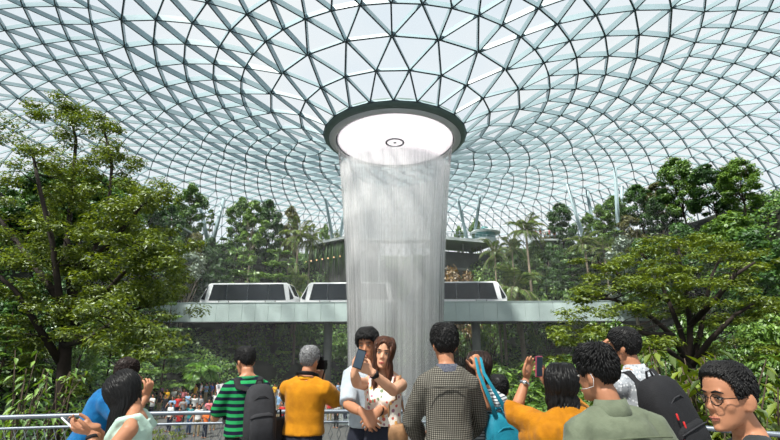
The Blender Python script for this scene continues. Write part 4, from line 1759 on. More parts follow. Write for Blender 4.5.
def child_maroon():
    p0 = at(501, 400, 3.9)
    P = Person('child in maroon top beside the teal backpack', p0.x, 3.95, -.1, 1.40, .95, 'tan', (0, 0), (-.1, .1, 0), hk=1.12)
    P.body()
    P.garment('shirt', cloth('maroon_jersey', (104, 26, 44), (122, 34, 54)), .014, .9, 1.43, .8, .01, .005, seed=17)
    P.neckband(cloth('maroon_rib', (84, 20, 36)))
    P.trousers(NAVY)
    P.hair_cap(HAIR['black'], short_line(-.075, -.045, .06), .02, 900, .03, 6)
    P.face()


def woman_mustard():
    p0 = at(568, 400, 2.78)
    P = Person('woman in mustard top with black hair photographing the waterfall', p0.x, 2.78, .16, 1.56, .98, 'tan', (.05, 0), (.12, -.05, 0))
    P.set_arm(-1, P.loc(526, 380, 3.02), (-.45, .3, -.6))
    P.set_arm(1, P.loc(547, 384, 3.18), (1, -.1, -.9))
    P.body(hands=((-1, (.35, .15, 1), (-.25, .6, .1), .22), (1, (-.25, .2, .9), (.6, .6, .1), .6)))
    must = cloth('mustard_viscose', (162, 100, 5), (180, 116, 9))

    def drape(mb):
        k = P.k
        for sd in (-1, 1):
            sh, e, w = P.arm[sd]
            mb.tube([sh, sh.lerp(e, .6) + Vector((0, 0, -.03)), e + Vector((0, 0, -.02))], [.068 * k, .066 * k, .06 * k], 14)
            mb.tube([sh + Vector((0, -.03, -.04)), e.lerp(sh, .3) + Vector((0, -.02, -.10))], [.09, .05], 12)
    P.garment('blouse', must, .026, .8, 1.43, 1.25, .016, .012, .012, .12, drape, 23)
    P.trousers(BLACKC)

    def hl(th):
        a = abs(((th + PI) % (2 * PI)) - PI)
        return interp(a, [(0, .078), (.5, .06), (.8, 0), (1.1, -.06), (PI, -.075)])
    P.hair_cap(HAIR['black'], hl, .024, 40, .03, 7, lift=.1, extra=lambda mb: (P.long_hair(mb, (1.2, 5.0), .2, 260, .026, 9, wave=.012, back=.03, r=.014), P.long_hair(mb, (3.4, 5.0), .26, 120, .03, 12, wave=.02, back=.05, r=.014)))
    P.face()
    c = at(539, 366.5, 3.12)
    phone('smartphone', 'black smartphone with pink rim raised by the woman in mustard', c, (.8, .55, 0), (.03, -.12, 1), .07, .14, .010, -1, case=cloth('pink_case', (150, 60, 84), rough=.4))
    sh, e, w = P.arm[-1]
    d = (w - e).normalized()
    q = w.lerp(e, .1)
    t = thing('wristwatch', 'silver wristwatch on the raised arm of the woman in mustard', 'watch', P.Wm @ q, P.root.rotation_euler.z)
    mb = MB()
    mb.tube([-d * .008, d * .008], [.0335, .0335], 16, rnd=False)
    mb.build('band', METAL, t)
    mb = MB()
    a = Vector((-.5, -1, .2))
    a = (a - d * d.dot(a)).normalized()
    mb.tube([a * .028, a * .039], [.016, .015], 14, rnd=False)
    mb.build('face', METAL, t)


def man_olive():
    p0 = at(616, 400, 2.15)
    P = Person('person in sage green shirt with thick black hair and a white ear loop', p0.x - .0, 2.15, .06, 1.68, 1.02, 'tan', (.03, -.05), (.5, .05, 0), hk=1.0)
    P.body(hands=())
    sage = cloth('sage_cotton', (96, 104, 86), (112, 120, 100))
    P.garment('shirt', sage, .02, .82, 1.44, 1.5, .014, .008, .011, .08, None, 31)
    P.collar(sage, r=.062, dz=-.012)
    k = P.k
    mb = MB()
    mb.tube([P.U @ Vector((x * k, -.134 * k + .10 * x * x - .012, (1.34 - .2 * x * x) * k)) for x in (-.18, -.12, -.06, 0, .06, .12, .18)], .004, 6)
    mb.build('yoke_seam', cloth('sage_seam', (92, 100, 80)), P.root)
    P.trousers(NAVY)
    P.hair_cap(HAIR['black'], short_line(-.03, .012, .075, .035), .013, 1500, .038, 33, lift=.14, top=.02)
    P.face()
    mb = MB()
    mb.tube([P.hpt((-.086, -.02, .016)), P.hpt((-.09, -.036, -.012)), P.hpt((-.084, -.024, -.046)), P.hpt((-.066, .03, -.058)), P.hpt((-.056, .062, -.06))], .0014, 6)
    mb.build('ear_loop', WHITEP, P.root)


def man_black_pack():
    p0 = at(642, 400, 3.3)
    P = Person('person in grey patterned shirt wearing a black backpack', p0.x, 3.3, .42, 1.80, 1.02, 'tan', (.03, -.04), (.35, .0, 0))
    P.set_arm(-1, P.loc(606, 356, 3.75), (-1, -.3, -.9))
    P.body(hands=((-1, (.1, .2, 1), (-.6, .6, .1), .7),))
    P.garment('shirt', spots('grey_print', (150, 154, 160), [(206, 208, 212), (120, 124, 132), (150, 154, 160), (184, 186, 192)], 60), .018, .86, 1.44, .9, .014, .007, .012, .06, None, 37)
    P.collar(dz=-.02, r=.062, mat=spots('grey_print_collar', (160, 164, 170), [(206, 208, 212), (130, 134, 140)], 60))
    P.trousers(NAVY)
    P.hair_cap(HAIR['black'], short_line(-.06, -.03, .066), .019, 900, .024, 41)
    P.face()
    red = plain('red_pull', (190, 40, 40), .5)
    root, c, R3 = backpack('backpack', 'big black backpack with red zip pulls on a grey patterned shirt', P, BLACKC, BLACKC, .175, .29, .12, .25, 1.14, -.075, -.2, zip_mat=CHAR)
    for x, z in ((-.1, .1), (-.06, .04), (-.11, -.02), (.09, -.03)):
        mb = MB()
        p = c + R3 @ Vector((x, -.135, z))
        mb.tube([p, p + Vector((0, -.006, -.03))], .006, 6)
        mb.build('zip_pull', red, root)


def man_glasses():
    p0 = at(752, 400, 1.78)
    P = Person('person in glasses seen in profile at the right edge', p0.x, 1.8, PI / 2 - .45, 1.62, 1.0, 'tan', (.04, 0), (.62, .0, 0), neck_fwd=.03, hk=1.04)
    P.body(voxel=.006)
    P.garment('shirt', cloth('dark_tee', (44, 48, 50), (54, 58, 60)), .016, .86, 1.44, .85, .012, .006, seed=43)
    P.trousers(NAVY)
    P.hair_cap(HAIR['black'], short_line(-.04, .0, .088, .05), .011, 1500, .02, 45, lift=.12, top=.006, sweep=(.5, .3, .1))
    P.face(lips=plain('lips_muted', (158, 96, 82), .5), open_=.7)
    g = thing('eyeglasses', 'thin dark framed glasses on the face at the right edge', 'glasses', P.root.location, P.root.rotation_euler.z)
    fr = MB()
    R3 = P.Mh.to_3x3()
    for sd in (-1, 1):
        ring = [P.hpt((sd * (.034 + .0225 * math.cos(a)), .104 - .004 * abs(math.cos(a)) - .006 * max(0, sd * 0 + math.cos(a)), -.002 + .0195 * math.sin(a))) for a in [2 * PI * j / 20 for j in range(21)]]
        fr.tube(ring, .0018, 6, rnd=False)
    fr.tube([P.hpt((-.012, .106, .004)), P.hpt((0, .110, .006)), P.hpt((.012, .106, .004))], .0016, 6)
    fr.build('rim', PHONE_B, g)
    for sd in (-1, 1):
        mb = MB()
        mb.tube([P.hpt((sd * .056, .096, .004)), P.hpt((sd * .074, .06, .006)), P.hpt((sd * .0805, .0, .006)), P.hpt((sd * .082, -.02, -.012))], .0018, 6)
        mb.build('temple', PHONE_B, g)
    m, nt, out = new_mat('lens_glass')
    t = N(nt, 'BsdfTransparent')
    gl = N(nt, 'BsdfGlossy')
    gl.inputs['Roughness'].default_value = .02
    mx = N(nt, 'MixShader')
    mx.inputs[0].default_value = .07
    nt.links.new(t.outputs[0], mx.inputs[1])
    nt.links.new(gl.outputs[0], mx.inputs[2])
    nt.links.new(mx.outputs[0], out.inputs['Surface'])
    for sd in (-1, 1):
        mb = MB()
        mb.ell(P.hpt((sd * .034, .1025, -.002)), (.0215, .0016, .0185), R3, 18, 9)
        mb.build('lens', m, g)


def man_blue():
    p0 = at(90, 400, 3.72)
    P = Person('person in bright blue shirt behind the woman with the phone', p0.x, 3.72, -.95, 1.60, 1.02, 'tan', (.32, 0), (.75, .1, 0))
    P.set_arm(1, P.loc(146, 397, 3.75), (.6, -.2, -1))
    P.set_arm(-1, P.loc(136, 390, 4.0), (-1, .2, -1))
    P.body(hands=((1, (.1, .1, 1), (.7, .3, 0), .6), (-1, (.1, .1, 1), (-.6, .6, 0), .6)))
    P.garment('shirt', cloth('blue_cotton', (8, 84, 140), (14, 106, 160)), .018, .9, 1.44, .85, .012, .009, .012, .06, None, 51)
    P.trousers(DENIM)
    P.hair_cap(HAIR['darkbrown'], short_line(-.065, -.035, .062), .018, 900, .026, 55)
    P.face()


def woman_mint():
    p0 = at(142, 400, 2.9)
    P = Person('woman in mint sleeveless top looking down at a phone', p0.x, 2.9, PI / 2 + .38, 1.545, .92, 'tan', (.10, 0), (-.5, .6, 0))
    P.set_arm(-1, P.loc(92, 433, 2.74), (-.6, -.4, -1))
    P.set_arm(1, P.loc(92, 426, 2.95), (.6, -.4, -1))
    P.body(hands=((-1, (.1, .9, .25), (-.5, .1, -.8), .5), (1, (-.1, .9, .1), (.5, .1, -.8), .6)))
    mint = cloth('mint_cotton', (168, 196, 182), (186, 212, 198))

    def st(mb):
        k = P.k
        for sd in (-1, 1):
            mb.tube([P.U @ Vector((sd * .08, .11, 1.3 * k)), P.U @ Vector((sd * .10, .05, 1.40 * k)), P.U @ Vector((sd * .10, -.05, 1.41 * k)), P.U @ Vector((sd * .08, -.11, 1.32 * k))], .026, 8)
            mb.ell(P.U @ Vector((sd * .06, .085, 1.245 * k)), (.06, .05, .058))
    P.garment('top', mint, .013, .88, 1.385, 0, 0, .005, .01, .05, st, 61)
    P.trousers(BLACKC)

    def hl(th):
        a = abs(((th + PI) % (2 * PI)) - PI)
        return interp(a, [(0, .078), (.4, .06), (.75, .01), (1.0, -.05), (PI, -.075)])
    P.hair_cap(HAIR['black'], hl, .02, 40, .03, 7, lift=.1, extra=lambda mb: P.long_hair(mb, (.6, 5.68), .36, 460, .024, 9, wave=.01, back=-.03, r=.013))
    P.face()
    ph = at(72, 424.5, 2.84)
    phone('smartphone', 'pale smartphone in the hands of the woman in mint', ph, (.08, .95, -.27), (-.85, 0, .53), .07, .14, .009, -1, case=WHITEP)
    sh, e, w = P.arm[-1]
    d = (w - e).normalized()
    t = thing('wristwatch', 'dark wristband on the arm of the woman in mint', 'watch', P.Wm @ w.lerp(e, .12), P.root.rotation_euler.z)
    mb = MB()
    mb.tube([-d * .009, d * .009], [.032, .032], 16, rnd=False)
    mb.build('band', BLACKC, t)


for f in (man_striped, man_yellow, couple, man_checked, girl_teal, child_maroon, woman_mustard, man_olive, man_black_pack, man_glasses, man_blue, woman_mint):
    f()


# ---------------------------------------------------------------- distant crowd
CROWD_COL = {
    'white': (222, 222, 220), 'black': (34, 34, 38), 'grey': (132, 134, 138), 'red': (186, 44, 44), 'yellow': (232, 176, 24), 'pale blue': (132, 170, 206), 'blue': (44, 84, 160),
    'pink': (222, 128, 138), 'teal': (40, 128, 132), 'orange': (222, 112, 48), 'green': (72, 128, 74), 'purple': (112, 74, 130)}
CMAT = {k: plain('crowd_cloth_' + k.replace(' ', '_'), v, .85) for k, v in CROWD_COL.items()}
PANT = [plain('crowd_trousers_' + n, c, .85) for n, c in (('navy', (34, 40, 60)), ('black', (28, 28, 30)), ('denim', (70, 92, 130)), ('khaki', (150, 134, 104)))]


def crowd_proto(arm):
    """small figure with the same joints as the near ones"""
    root = thing('person', 'x', 'person')
    mb = MB()
    hd = Vector((0, .01, 1.6))
    mb.ell(hd, (.078, .098, .12), None, 12, 8)
    mb.ell(hd + Vector((0, .1, -.02)), (.014, .018, .02), None, 6, 5)
    mb.tube([(0, 0, 1.38), (0, 0, 1.5)], .055, 8)
    for sd in (-1, 1):
        sh = Vector((sd * .18, 0, 1.38))
        if arm == 0:
            e, w = Vector((sd * .24, -.02, 1.1)), Vector((sd * .22, .1, .86))
        elif arm == 1:
            e, w = Vector((sd * .25, .08, 1.14)), Vector((sd * .08, .32, 1.3))
        else:
            e, w = (Vector((sd * .3, .12, 1.45)), Vector((sd * .2, .25, 1.7))) if sd > 0 else (Vector((sd * .24, -.02, 1.1)), Vector((sd * .2, .14, .88)))
        mb.tube([sh, e, w, w + (w - e).normalized() * .12], [.055, .045, .032, .028], 8)
        mb.tube([(sd * .085, 0, .9), (sd * .10, .01, .5), (sd * .11, -.01, .08)], [.08, .056, .04], 8)
        mb.tube([(sd * .11, -.03, .04), (sd * .115, .15, .035)], .036, 8)
    mb.rings([ring_at(Matrix.Identity(4), z, rx, ry, cy, 16) for z, rx, ry, cy in BODY])
    b = remesh(mb, 'body', SKIN['tan'], root, .022, 1)
    mb = MB()
    mb.rings([ring_at(Matrix.Identity(4), z, rx + .02, ry + .02, cy, 16) for z, rx, ry, cy in BODY[1:-1]])
    for sd in (-1, 1):
        sh = Vector((sd * .18, 0, 1.38))
        e = Vector((sd * .24, -.02, 1.1)) if arm == 0 or (arm == 2 and sd < 0) else (Vector((sd * .25, .08, 1.14)) if arm == 1 else Vector((sd * .3, .12, 1.45)))
        mb.tube([sh - Vector((sd * .05, 0, 0)), sh, sh.lerp(e, .7)], [.07, .075, .068], 8)
    remesh(mb, 'shirt', CMAT['white'], root, .022, 1)
    mb = MB()
    mb.rings([ring_at(Matrix.Identity(4), z, rx + .012, ry + .012, cy, 16) for z, rx, ry, cy in BODY[:3]])
    for sd in (-1, 1):
        mb.tube([(sd * .085, 0, .9), (sd * .10, .01, .5), (sd * .11, -.01, .1)], [.1, .075, .062], 8)
    remesh(mb, 'trousers', PANT[0], root, .022, 1)
    mb = MB()
    mb.ell(hd + Vector((0, -.02, .035)), (.088, .1, .105), None, 12, 8)
    mb.build('hair', HAIR['black'], root)
    for ch in root.children:
        for sl in ch.material_slots:
            pass
    return root


def build_crowd():
    random.seed(77)
    protos = [crowd_proto(i) for i in range(3)]
    names = list(CROWD_COL)
    wts = [10, 6, 5, 4, 2, 5, 3, 4, 2, 2, 2, 1]
    spec = []
    # (px, py of the feet, shirt, yaw)
    fixed = [(194, 404, 'yellow', 2.6), (207, 424, 'pink', 2.9), (165, 410, 'yellow', 2.8), (172, 408, 'white', 2.9), (178, 406, 'white', 2.8), (182, 409, 'pink', 3.0), (200, 400, 'grey', 2.6), (205, 402, 'pale blue', 2.9), (211, 401, 'blue', 2.7), (216, 402, 'orange', 2.5),
             (186, 416, 'pale blue', 2.9), (192, 420, 'white', 3.1), (176, 420, 'red', 2.9), (170, 422, 'pale blue', 2.8), (163, 418, 'black', 3.0), (158, 414, 'black', 2.9), (181, 424, 'grey', 2.9), (199, 418, 'grey', 2.8), (168, 432, 'white', 2.8), (177, 436, 'red', 2.9), (188, 434, 'teal', 2.8), (196, 436, 'white', 3.0), (204, 438, 'orange', 2.8),
             (214, 414, 'white', 2.8), (212, 430, 'red', 2.9), (154, 406, 'black', 2.9), (160, 404, 'purple', 2.8), (217, 409, 'pale blue', 2.9),
             (274, 402, 'yellow', 2.8), (279, 406, 'white', 2.9), (284, 400, 'grey', 2.8), (271, 412, 'black', 2.9), (278, 418, 'pale blue', 2.8), (286, 414, 'pink', 2.7), (281, 430, 'red', 2.8),
             (330, 400, 'white', 2.8), (334, 404, 'red', 2.8), (338, 401, 'pale blue', 2.9), (342, 405, 'white', 2.8), (346, 402, 'grey', 2.7), (333, 412, 'black', 2.8), (340, 414, 'white', 2.9), (327, 408, 'purple', 2.8), (345, 420, 'pale blue', 2.6), (336, 428, 'white', 2.9), (329, 422, 'red', 2.9),
             (400, 402, 'pale blue', 3.1), (404, 406, 'white', 3.1), (408, 401, 'black', 3.2),
             (150, 420, 'white', 2.9), (146, 412, 'grey', 2.9), (143, 404, 'red', 2.8), (48, 410, 'white', 2.6), (36, 414, 'blue', 2.6), (54, 418, 'pink', 2.5), (24, 420, 'grey', 2.6)]
    spec = [(px, py, cl, yw, -4 + .06, 'plaza') for px, py, cl, yw in fixed]
    for px, py, cl in ((165, 229, 'white'), (169, 228, 'pink'), (173, 229, 'black'), (177, 229, 'white'), (181, 230, 'red')):
        spec.append((px, py, cl, 2.7, None, 'left'))
    for px, py, cl in ((536, 240, 'pink'), (541, 239, 'red'), (545, 240, 'white'), (550, 239, 'red'), (555, 240, 'orange')):
        spec.append((px, py, cl, -2.8, None, 'right'))
    by = {}
    for s in spec:
        by.setdefault((s[5], s[2]), []).append(s)
    ordn = ['leftmost', 'second', 'third', 'fourth', 'fifth', 'sixth', 'seventh', 'eighth', 'ninth', 'tenth', 'eleventh', 'twelfth', 'thirteenth', 'fourteenth']
    used = [False] * 3
    for i, (px, py, cl, yw, z, place) in enumerate(spec):
        if place == 'plaza':
            D = (z - EYE) / slope(py)
            D = min(D, 58)
            x = at(px, py, D).x
            grp = 'distant crowd on the lower plaza'
            where = 'on the lower plaza'
        else:
            D = 57 if place == 'left' else 66
            x = at(px, py, D).x
            z = at(px, py, D).z
            grp = 'people on the high ' + place + ' lookout'
            where = 'on the high ' + place + ' lookout'
        same = sorted(by[(place, cl)], key=lambda s: s[0])
        r = same.index(spec[i])
        if len(same) == 1:
            lab = 'tiny person, only %s top %s' % (cl, where)
        elif r == 0:
            lab = 'tiny person, leftmost of the %s tops %s' % (cl, where)
        else:
            lab = 'tiny person, %s %s top from the left %s' % (ordn[r], cl, where)
        v = i % 3
        if not used[v]:
            o = protos[v]
            used[v] = True
        else:
            o = copy_tree(protos[v])
        o.location = (x, D, z)
        s = random.uniform(.92, 1.05)
        o.scale = (s, s, s)
        o.rotation_euler = (0, 0, yw + random.uniform(-.5, .5))
        tag(o, lab, 'person', grp)
        for ch in o.children:
            n = ch.name.split('.')[0]
            if n in ('shirt', 'trousers'):
                ch.material_slots[0].link = 'OBJECT'
                ch.material_slots[0].material = CMAT[cl] if n == 'shirt' else random.choice(PANT)
    # ledges for the two lookouts
    for place, (pxa, pxb, py, D) in {'left': (158, 186, 229.5, 57), 'right': (534, 557, 240, 66)}.items():
        a, b = at(pxa, py, D), at(pxb, py, D)
        t = thing('lookout', 'small pale lookout ledge with railing on the high %s slope' % place, 'balcony', ((a.x + b.x) / 2, D, a.z))
        w = b.x - a.x
        mb = MB()
        mb.box((0, 1.2, -.14), (w + .6, 4.2, .26))
        mb.build('slab', M['slab'], t, smooth=False)
        mb = MB()
        mb.box((0, 2.0, -2.3), (w * .8, 2.0, 4.1))
        mb.build('wall', M['rock'], t, smooth=False)
        mb = MB()
        for zz in (.55, 1.05):
            mb.tube([(-w / 2 - .2, -.75, zz), (w / 2 + .2, -.75, zz)], .03, 6)
        n = int(w / .8)
        for k in range(n + 1):
            xx = -w / 2 + w * k / n
            mb.tube([(xx, -.75, -.05), (xx, -.75, 1.05)], .025, 6, rnd=False)
        mb.build('railing', M['steel'], t)


build_crowd()

# ---------------------------------------------------------------- plants
def norm_rows(a):
    return a / np.maximum(1e-9, np.linalg.norm(a, axis=1, keepdims=True))


def leaves_mesh(name, C, Nn, size, aspect=.45, fold=True, tang=None):
    """leaf blades at C with normals Nn; a folded diamond of six corners or a flat diamond of four"""
    n = len(C)
    Nn = norm_rows(Nn)
    r = RNG.normal(size=(n, 3)) if tang is None else tang
    t = norm_rows(r - Nn * np.sum(r * Nn, 1, keepdims=True))
    b = np.cross(Nn, t)
    s = (size * np.ones(n))[:, None]
    me = bpy.data.meshes.new(name)
    if fold:
        P = np.stack([C - t * s * .5, C - t * s * .05 + b * s * aspect * .5 + Nn * s * .09, C + t * s * .5 - Nn * s * .1,
                      C - t * s * .05 - b * s * aspect * .5 + Nn * s * .09], 1)
        V = P.reshape(-1, 3)
        k = np.arange(n) * 4
        Fc = np.stack([k, k + 1, k + 2, k, k + 2, k + 3], 1).reshape(-1)
        nl = 3
    else:
        P = np.stack([C - t * s * .5, C + b * s * aspect * .5, C + t * s * .5, C - b * s * aspect * .5], 1)
        V = P.reshape(-1, 3)
        k = np.arange(n) * 4
        Fc = np.stack([k, k + 1, k + 2, k + 3], 1).reshape(-1)
        nl = 4
    m = len(Fc) // nl
    me.vertices.add(len(V))
    me.vertices.foreach_set('co', V.astype(np.float32).ravel())
    me.loops.add(len(Fc))
    me.loops.foreach_set('vertex_index', Fc.astype(np.int32))
    me.polygons.add(m)
    me.polygons.foreach_set('loop_start', np.arange(0, m * nl, nl, dtype=np.int32))
    me.polygons.foreach_set('loop_total', np.full(m, nl, dtype=np.int32))
    me.update(calc_edges=True)
    return me


def leaf_obj(name, me, mat, parent):
    me.materials.append(mat)
    o = bpy.data.objects.new(name, me)
    return link(o, parent)


def clusters(cent, rad, per, size, up=.8, flat=.6, svar=.3):
    """leaves gathered around cluster centres"""
    cent = np.array(cent, float)
    n = len(cent) * per
    rad = np.repeat(np.array(rad, float) * np.ones(len(cent)), per)[:, None]
    d = norm_rows(RNG.normal(size=(n, 3)))
    q = RNG.random((n, 1)) ** .5
    off = d * q * rad * np.array([1, 1, flat])
    C = np.repeat(cent, per, 0) + off
    Nn = np.array([0, 0, up]) + d * .7 + RNG.normal(size=(n, 3)) * .35
    return C, Nn, size * (1 + svar * RNG.normal(size=n)).clip(.5, 1.6)


def limb(mb, p0, p1, r0, r1, bend=.15, seg=6, n=4):
    p0, p1 = Vector(p0), Vector(p1)
    L = (p1 - p0).length
    pts, rr = [], []
    o = Vector((random.uniform(-1, 1), random.uniform(-1, 1), random.uniform(-.2, .6))) * L * bend
    for i in range(n + 1):
        t = i / n
        pts.append(p0.lerp(p1, t) + o * math.sin(PI * t))
        rr.append(r0 + (r1 - r0) * t)
    mb.tube(pts, rr, seg, rnd=False)
    return pts


def broadleaf(name, h, cw, mat, bark, nl=5200, leaf=.2, trunk_h=.35, seed=1, ncl=72, flat=.6, tr=.16):
    random.seed(seed)
    root = thing(name, None, 'tree')
    mb = MB()
    th = h * trunk_h
    limb(mb, (0, 0, -.5), (0, 0, th), tr, tr * .75, .04, 9)
    cent, rad = [], []
    nlimb = 7
    tips = []
    for i in range(nlimb):
        a = 2 * PI * i / nlimb + random.uniform(-.3, .3)
        e = random.uniform(.15, .95)
        p = Vector((math.cos(a) * cw * .5 * (1 - e * .55) * random.uniform(.7, 1), math.sin(a) * cw * .5 * (1 - e * .55) * random.uniform(.7, 1), th + (h - th) * (.25 + .62 * e)))
        limb(mb, (0, 0, th * random.uniform(.75, 1)), p, tr * .5, tr * .14, .12, 6)
        tips.append(p)
    for i in range(ncl):
        a = random.uniform(0, 2 * PI)
        z = random.random()
        env = math.sin(PI * min(1, (z * .86 + .14))) ** .6
        r = cw * .5 * env * math.sqrt(random.uniform(.25, 1))
        p = Vector((math.cos(a) * r, math.sin(a) * r, th * .8 + (h - th * .8) * (.05 + .92 * z)))
        cent.append(p)
        rad.append(cw * random.uniform(.1, .17))
        if i % 3 == 0:
            t = min(tips, key=lambda q: (q - p).length)
            limb(mb, t * .85, p, tr * .16, tr * .05, .08, 4, 2)
    mb.build('trunk', bark, root)
    C, Nn, S = clusters(cent, rad, nl // ncl, leaf, flat=flat)
    leaf_obj('foliage', leaves_mesh('foliage', C, Nn, S, .5, False), mat, root)
    return root


def layered(name, h, cw, mat, bark, nl=4200, leaf=.2, seed=1, tiers=9, tr=.13, start=.2):
    random.seed(seed)
    root = thing(name, None, 'tree')
    mb = MB()
    limb(mb, (0, 0, -.5), (0, 0, h * .97), tr, tr * .25, .02, 8)
    cent, rad = [], []
    for k in range(tiers):
        t = k / (tiers - 1)
        z = h * (start + (.96 - start) * t)
        R = cw * .5 * (1 - t) ** .7 + cw * .06
        m = 6
        for i in range(m):
            a = 2 * PI * (i + .5 * (k % 2)) / m + random.uniform(-.25, .25)
            rr = R * random.uniform(.75, 1.05)
            p = Vector((math.cos(a) * rr, math.sin(a) * rr, z + rr * .1))
            limb(mb, (0, 0, z), p, tr * .3, tr * .08, .06, 4, 2)
            for q in (.4, .7, 1):
                cent.append(Vector((0, 0, z)).lerp(p, q))
                rad.append(R * .3)
    mb.build('trunk', bark, root)
    C, Nn, S = clusters(cent, rad, max(3, nl // len(cent)), leaf, up=1.4, flat=.16)
    leaf_obj('foliage', leaves_mesh('foliage', C, Nn, S, .5, False), mat, root)
    return root


def frond_leaflets(pts, width, n, droop, out, size_k=1.0):
    """leaflets on both sides of a rachis; out collects (centre, normal, tangent, size)"""
    for i in range(n):
        t = .08 + .92 * i / (n - 1)
        f = t * (len(pts) - 1)
        a = min(len(pts) - 2, int(f))
        p = pts[a].lerp(pts[a + 1], f - a)
        d = (pts[a + 1] - pts[a]).normalized()
        side = d.cross(Vector((0, 0, 1)))
        side = side.normalized() if side.length > 1e-6 else Vector((1, 0, 0))
        up = side.cross(d)
        w = width * (math.sin(PI * min(1, .18 + .82 * t)) ** .6)
        for s in (-1, 1):
            tn = (side * s + d * .5 - up * droop).normalized()
            nn = (up + side * s * droop).normalized()
            out.append((p + tn * w * .5, nn, tn, w * size_k))


def palm(name, h, fl, mat, bark, nf=17, seed=1, tr=.13, upr=1.0, droop=.35, nleaf=22, width=.5, aspect=.13):
    random.seed(seed)
    root = thing(name, None, 'palm tree')
    mb = MB()
    top = Vector((random.uniform(-.3, .3), random.uniform(-.3, .3), h - fl * .45))
    limb(mb, (0, 0, -.5), top, tr, tr * .75, .03, 9)
    mb.build('trunk', bark, root)
    fr = MB()
    out = []
    for i in range(nf):
        a = 2 * PI * i / nf * 2.4 + random.uniform(-.2, .2)
        e = 1.25 - 1.5 * (i / nf)
        L = fl * random.uniform(.85, 1.1)
        pts = []
        p = top.copy()
        el = e * upr
        for k in range(7):
            pts.append(p.copy())
            p = p + Vector((math.cos(a) * math.cos(el), math.sin(a) * math.cos(el), math.sin(el))) * L / 6
            el -= .2 + .03 * k
        fr.tube(pts, [.035 * (1 - .13 * k) for k in range(7)], 5, rnd=False)
        frond_leaflets(pts, width * fl / 2.2, nleaf, droop, out)
    C = np.array([o[0] for o in out])
    Nn = np.array([o[1] for o in out])
    Tn = np.array([o[2] for o in out])
    S = np.array([o[3] for o in out])
    st = fr.build('frond_stem', bark, root)
    leaf_obj('foliage', leaves_mesh('foliage', C, Nn, S, aspect, True, Tn), mat, root)
    return root


def shrub(name, h, w, mat, bark, nl=1500, leaf=.16, seed=1, ncl=16):
    random.seed(seed)
    root = thing(name, None, 'shrub')
    mb = MB()
    cent, rad = [], []
    for i in range(ncl):
        a = random.uniform(0, 2 * PI)
        z = random.uniform(.2, 1)
        r = w * .5 * math.sqrt(random.random()) * math.sin(PI * min(1, z * .75 + .2))
        p = Vector((math.cos(a) * r, math.sin(a) * r, h * z * .9))
        limb(mb, (random.uniform(-.1, .1), random.uniform(-.1, .1), -.3), p, .03, .012, .1, 5, 3)
        cent.append(p)
        rad.append(w * random.uniform(.14, .24))
    mb.build('stem', bark, root)
    C, Nn, S = clusters(cent, rad, nl // ncl, leaf)
    leaf_obj('foliage', leaves_mesh('foliage', C, Nn, S, .5, False), mat, root)
    return root


PROTO = {}


def proto(kind):
    if kind in PROTO:
        return PROTO[kind], False
    mk = {
        'round': lambda: broadleaf('broadleaf_tree', 10, 6.0, M['leaf_mid'], M['bark'], 13000, .34, .3, 2),
        'dark': lambda: broadleaf('broadleaf_tree', 10, 6.5, M['leaf_dark'], M['bark_dark'], 13000, .34, .25, 5),
        'olive': lambda: broadleaf('broadleaf_tree', 10, 5.5, M['leaf_olive'], M['bark_pale'], 11000, .33, .35, 9),
        'tall': lambda: broadleaf('slender_tree', 10, 3.6, M['leaf_mid'], M['bark_pale'], 6500, .36, .5, 12, 30),
        'layer': lambda: layered('layered_tree', 10, 6.5, M['leaf_dark'], M['bark_dark'], 6400, .32, 4),
        'layerb': lambda: layered('layered_tree', 10, 6.5, M['leaf_mid'], M['bark'], 6400, .32, 8, 7),
        'silver': lambda: broadleaf('silver_leaved_tree', 6, 4.5, M['leaf_silver'], M['bark_pale'], 2600, .26, .25, 21, 26),
        'palm': lambda: palm('palm_tree', 8, 2.3, M['leaf_palm'], M['bark_pale'], 18, 3),
        'cycad': lambda: palm('stout_palm', 4, 2.4, M['leaf_palm'], M['bark_pale'], 22, 6, .2, 1.05, .2, 22, .55, .16),
        'fern': lambda: palm('tree_fern', 4, 2.9, M['leaf_fern'], M['bark_dark'], 18, 7, .14, .62, .12, 30, .95, .2),
        'red': lambda: shrub('reddish_shrub', 4, 4.6, M['leaf_red'], M['bark'], 2000, .26, 5),
        'shrub': lambda: shrub('green_shrub', 3, 3.6, M['leaf_mid'], M['bark'], 1700, .22, 6),
        'shrubb': lambda: shrub('bright_shrub', 2.4, 3.0, M['leaf_bright'], M['bark'], 1500, .17, 8),
    }[kind]
    PROTO[kind] = mk()
    return PROTO[kind], True


PH = {'round': 10, 'dark': 10, 'olive': 10, 'tall': 10, 'layer': 10, 'layerb': 10, 'silver': 6, 'palm': 8, 'cycad': 4, 'fern': 4, 'red': 4, 'shrub': 3, 'shrubb': 2.4}
PCAT = {'palm': 'palm tree', 'cycad': 'palm tree', 'fern': 'fern', 'red': 'shrub', 'shrub': 'shrub', 'shrubb': 'shrub'}


def plant(kind, px, D, top, label, group, wk=1.0, maxh=None):
    o, first = proto(kind)
    if not first:
        o = copy_tree(o)
    x = at(px, 300, D).x
    z = terr(x, D) - .15
    zt = at(px, top, D).z
    R = math.hypot(x - AX, D - AY)
    zt = min(zt, EYE + interp(R, [(a, b) for a, b, c in RINGS]) - 1.0)
    h = max(1.0, zt - z)
    if maxh and h > maxh:
        z = zt - maxh
        h = maxh
    k = h / PH[kind]
    kw = min(max(k, .55), 1.5) * wk
    o.location = (x, D, z)
    o.scale = (kw, kw, k)
    o.rotation_euler = (0, 0, (px * 37 + D * 11) % 6.283)
    tag(o, label, PCAT.get(kind, 'tree'), group)
    return o


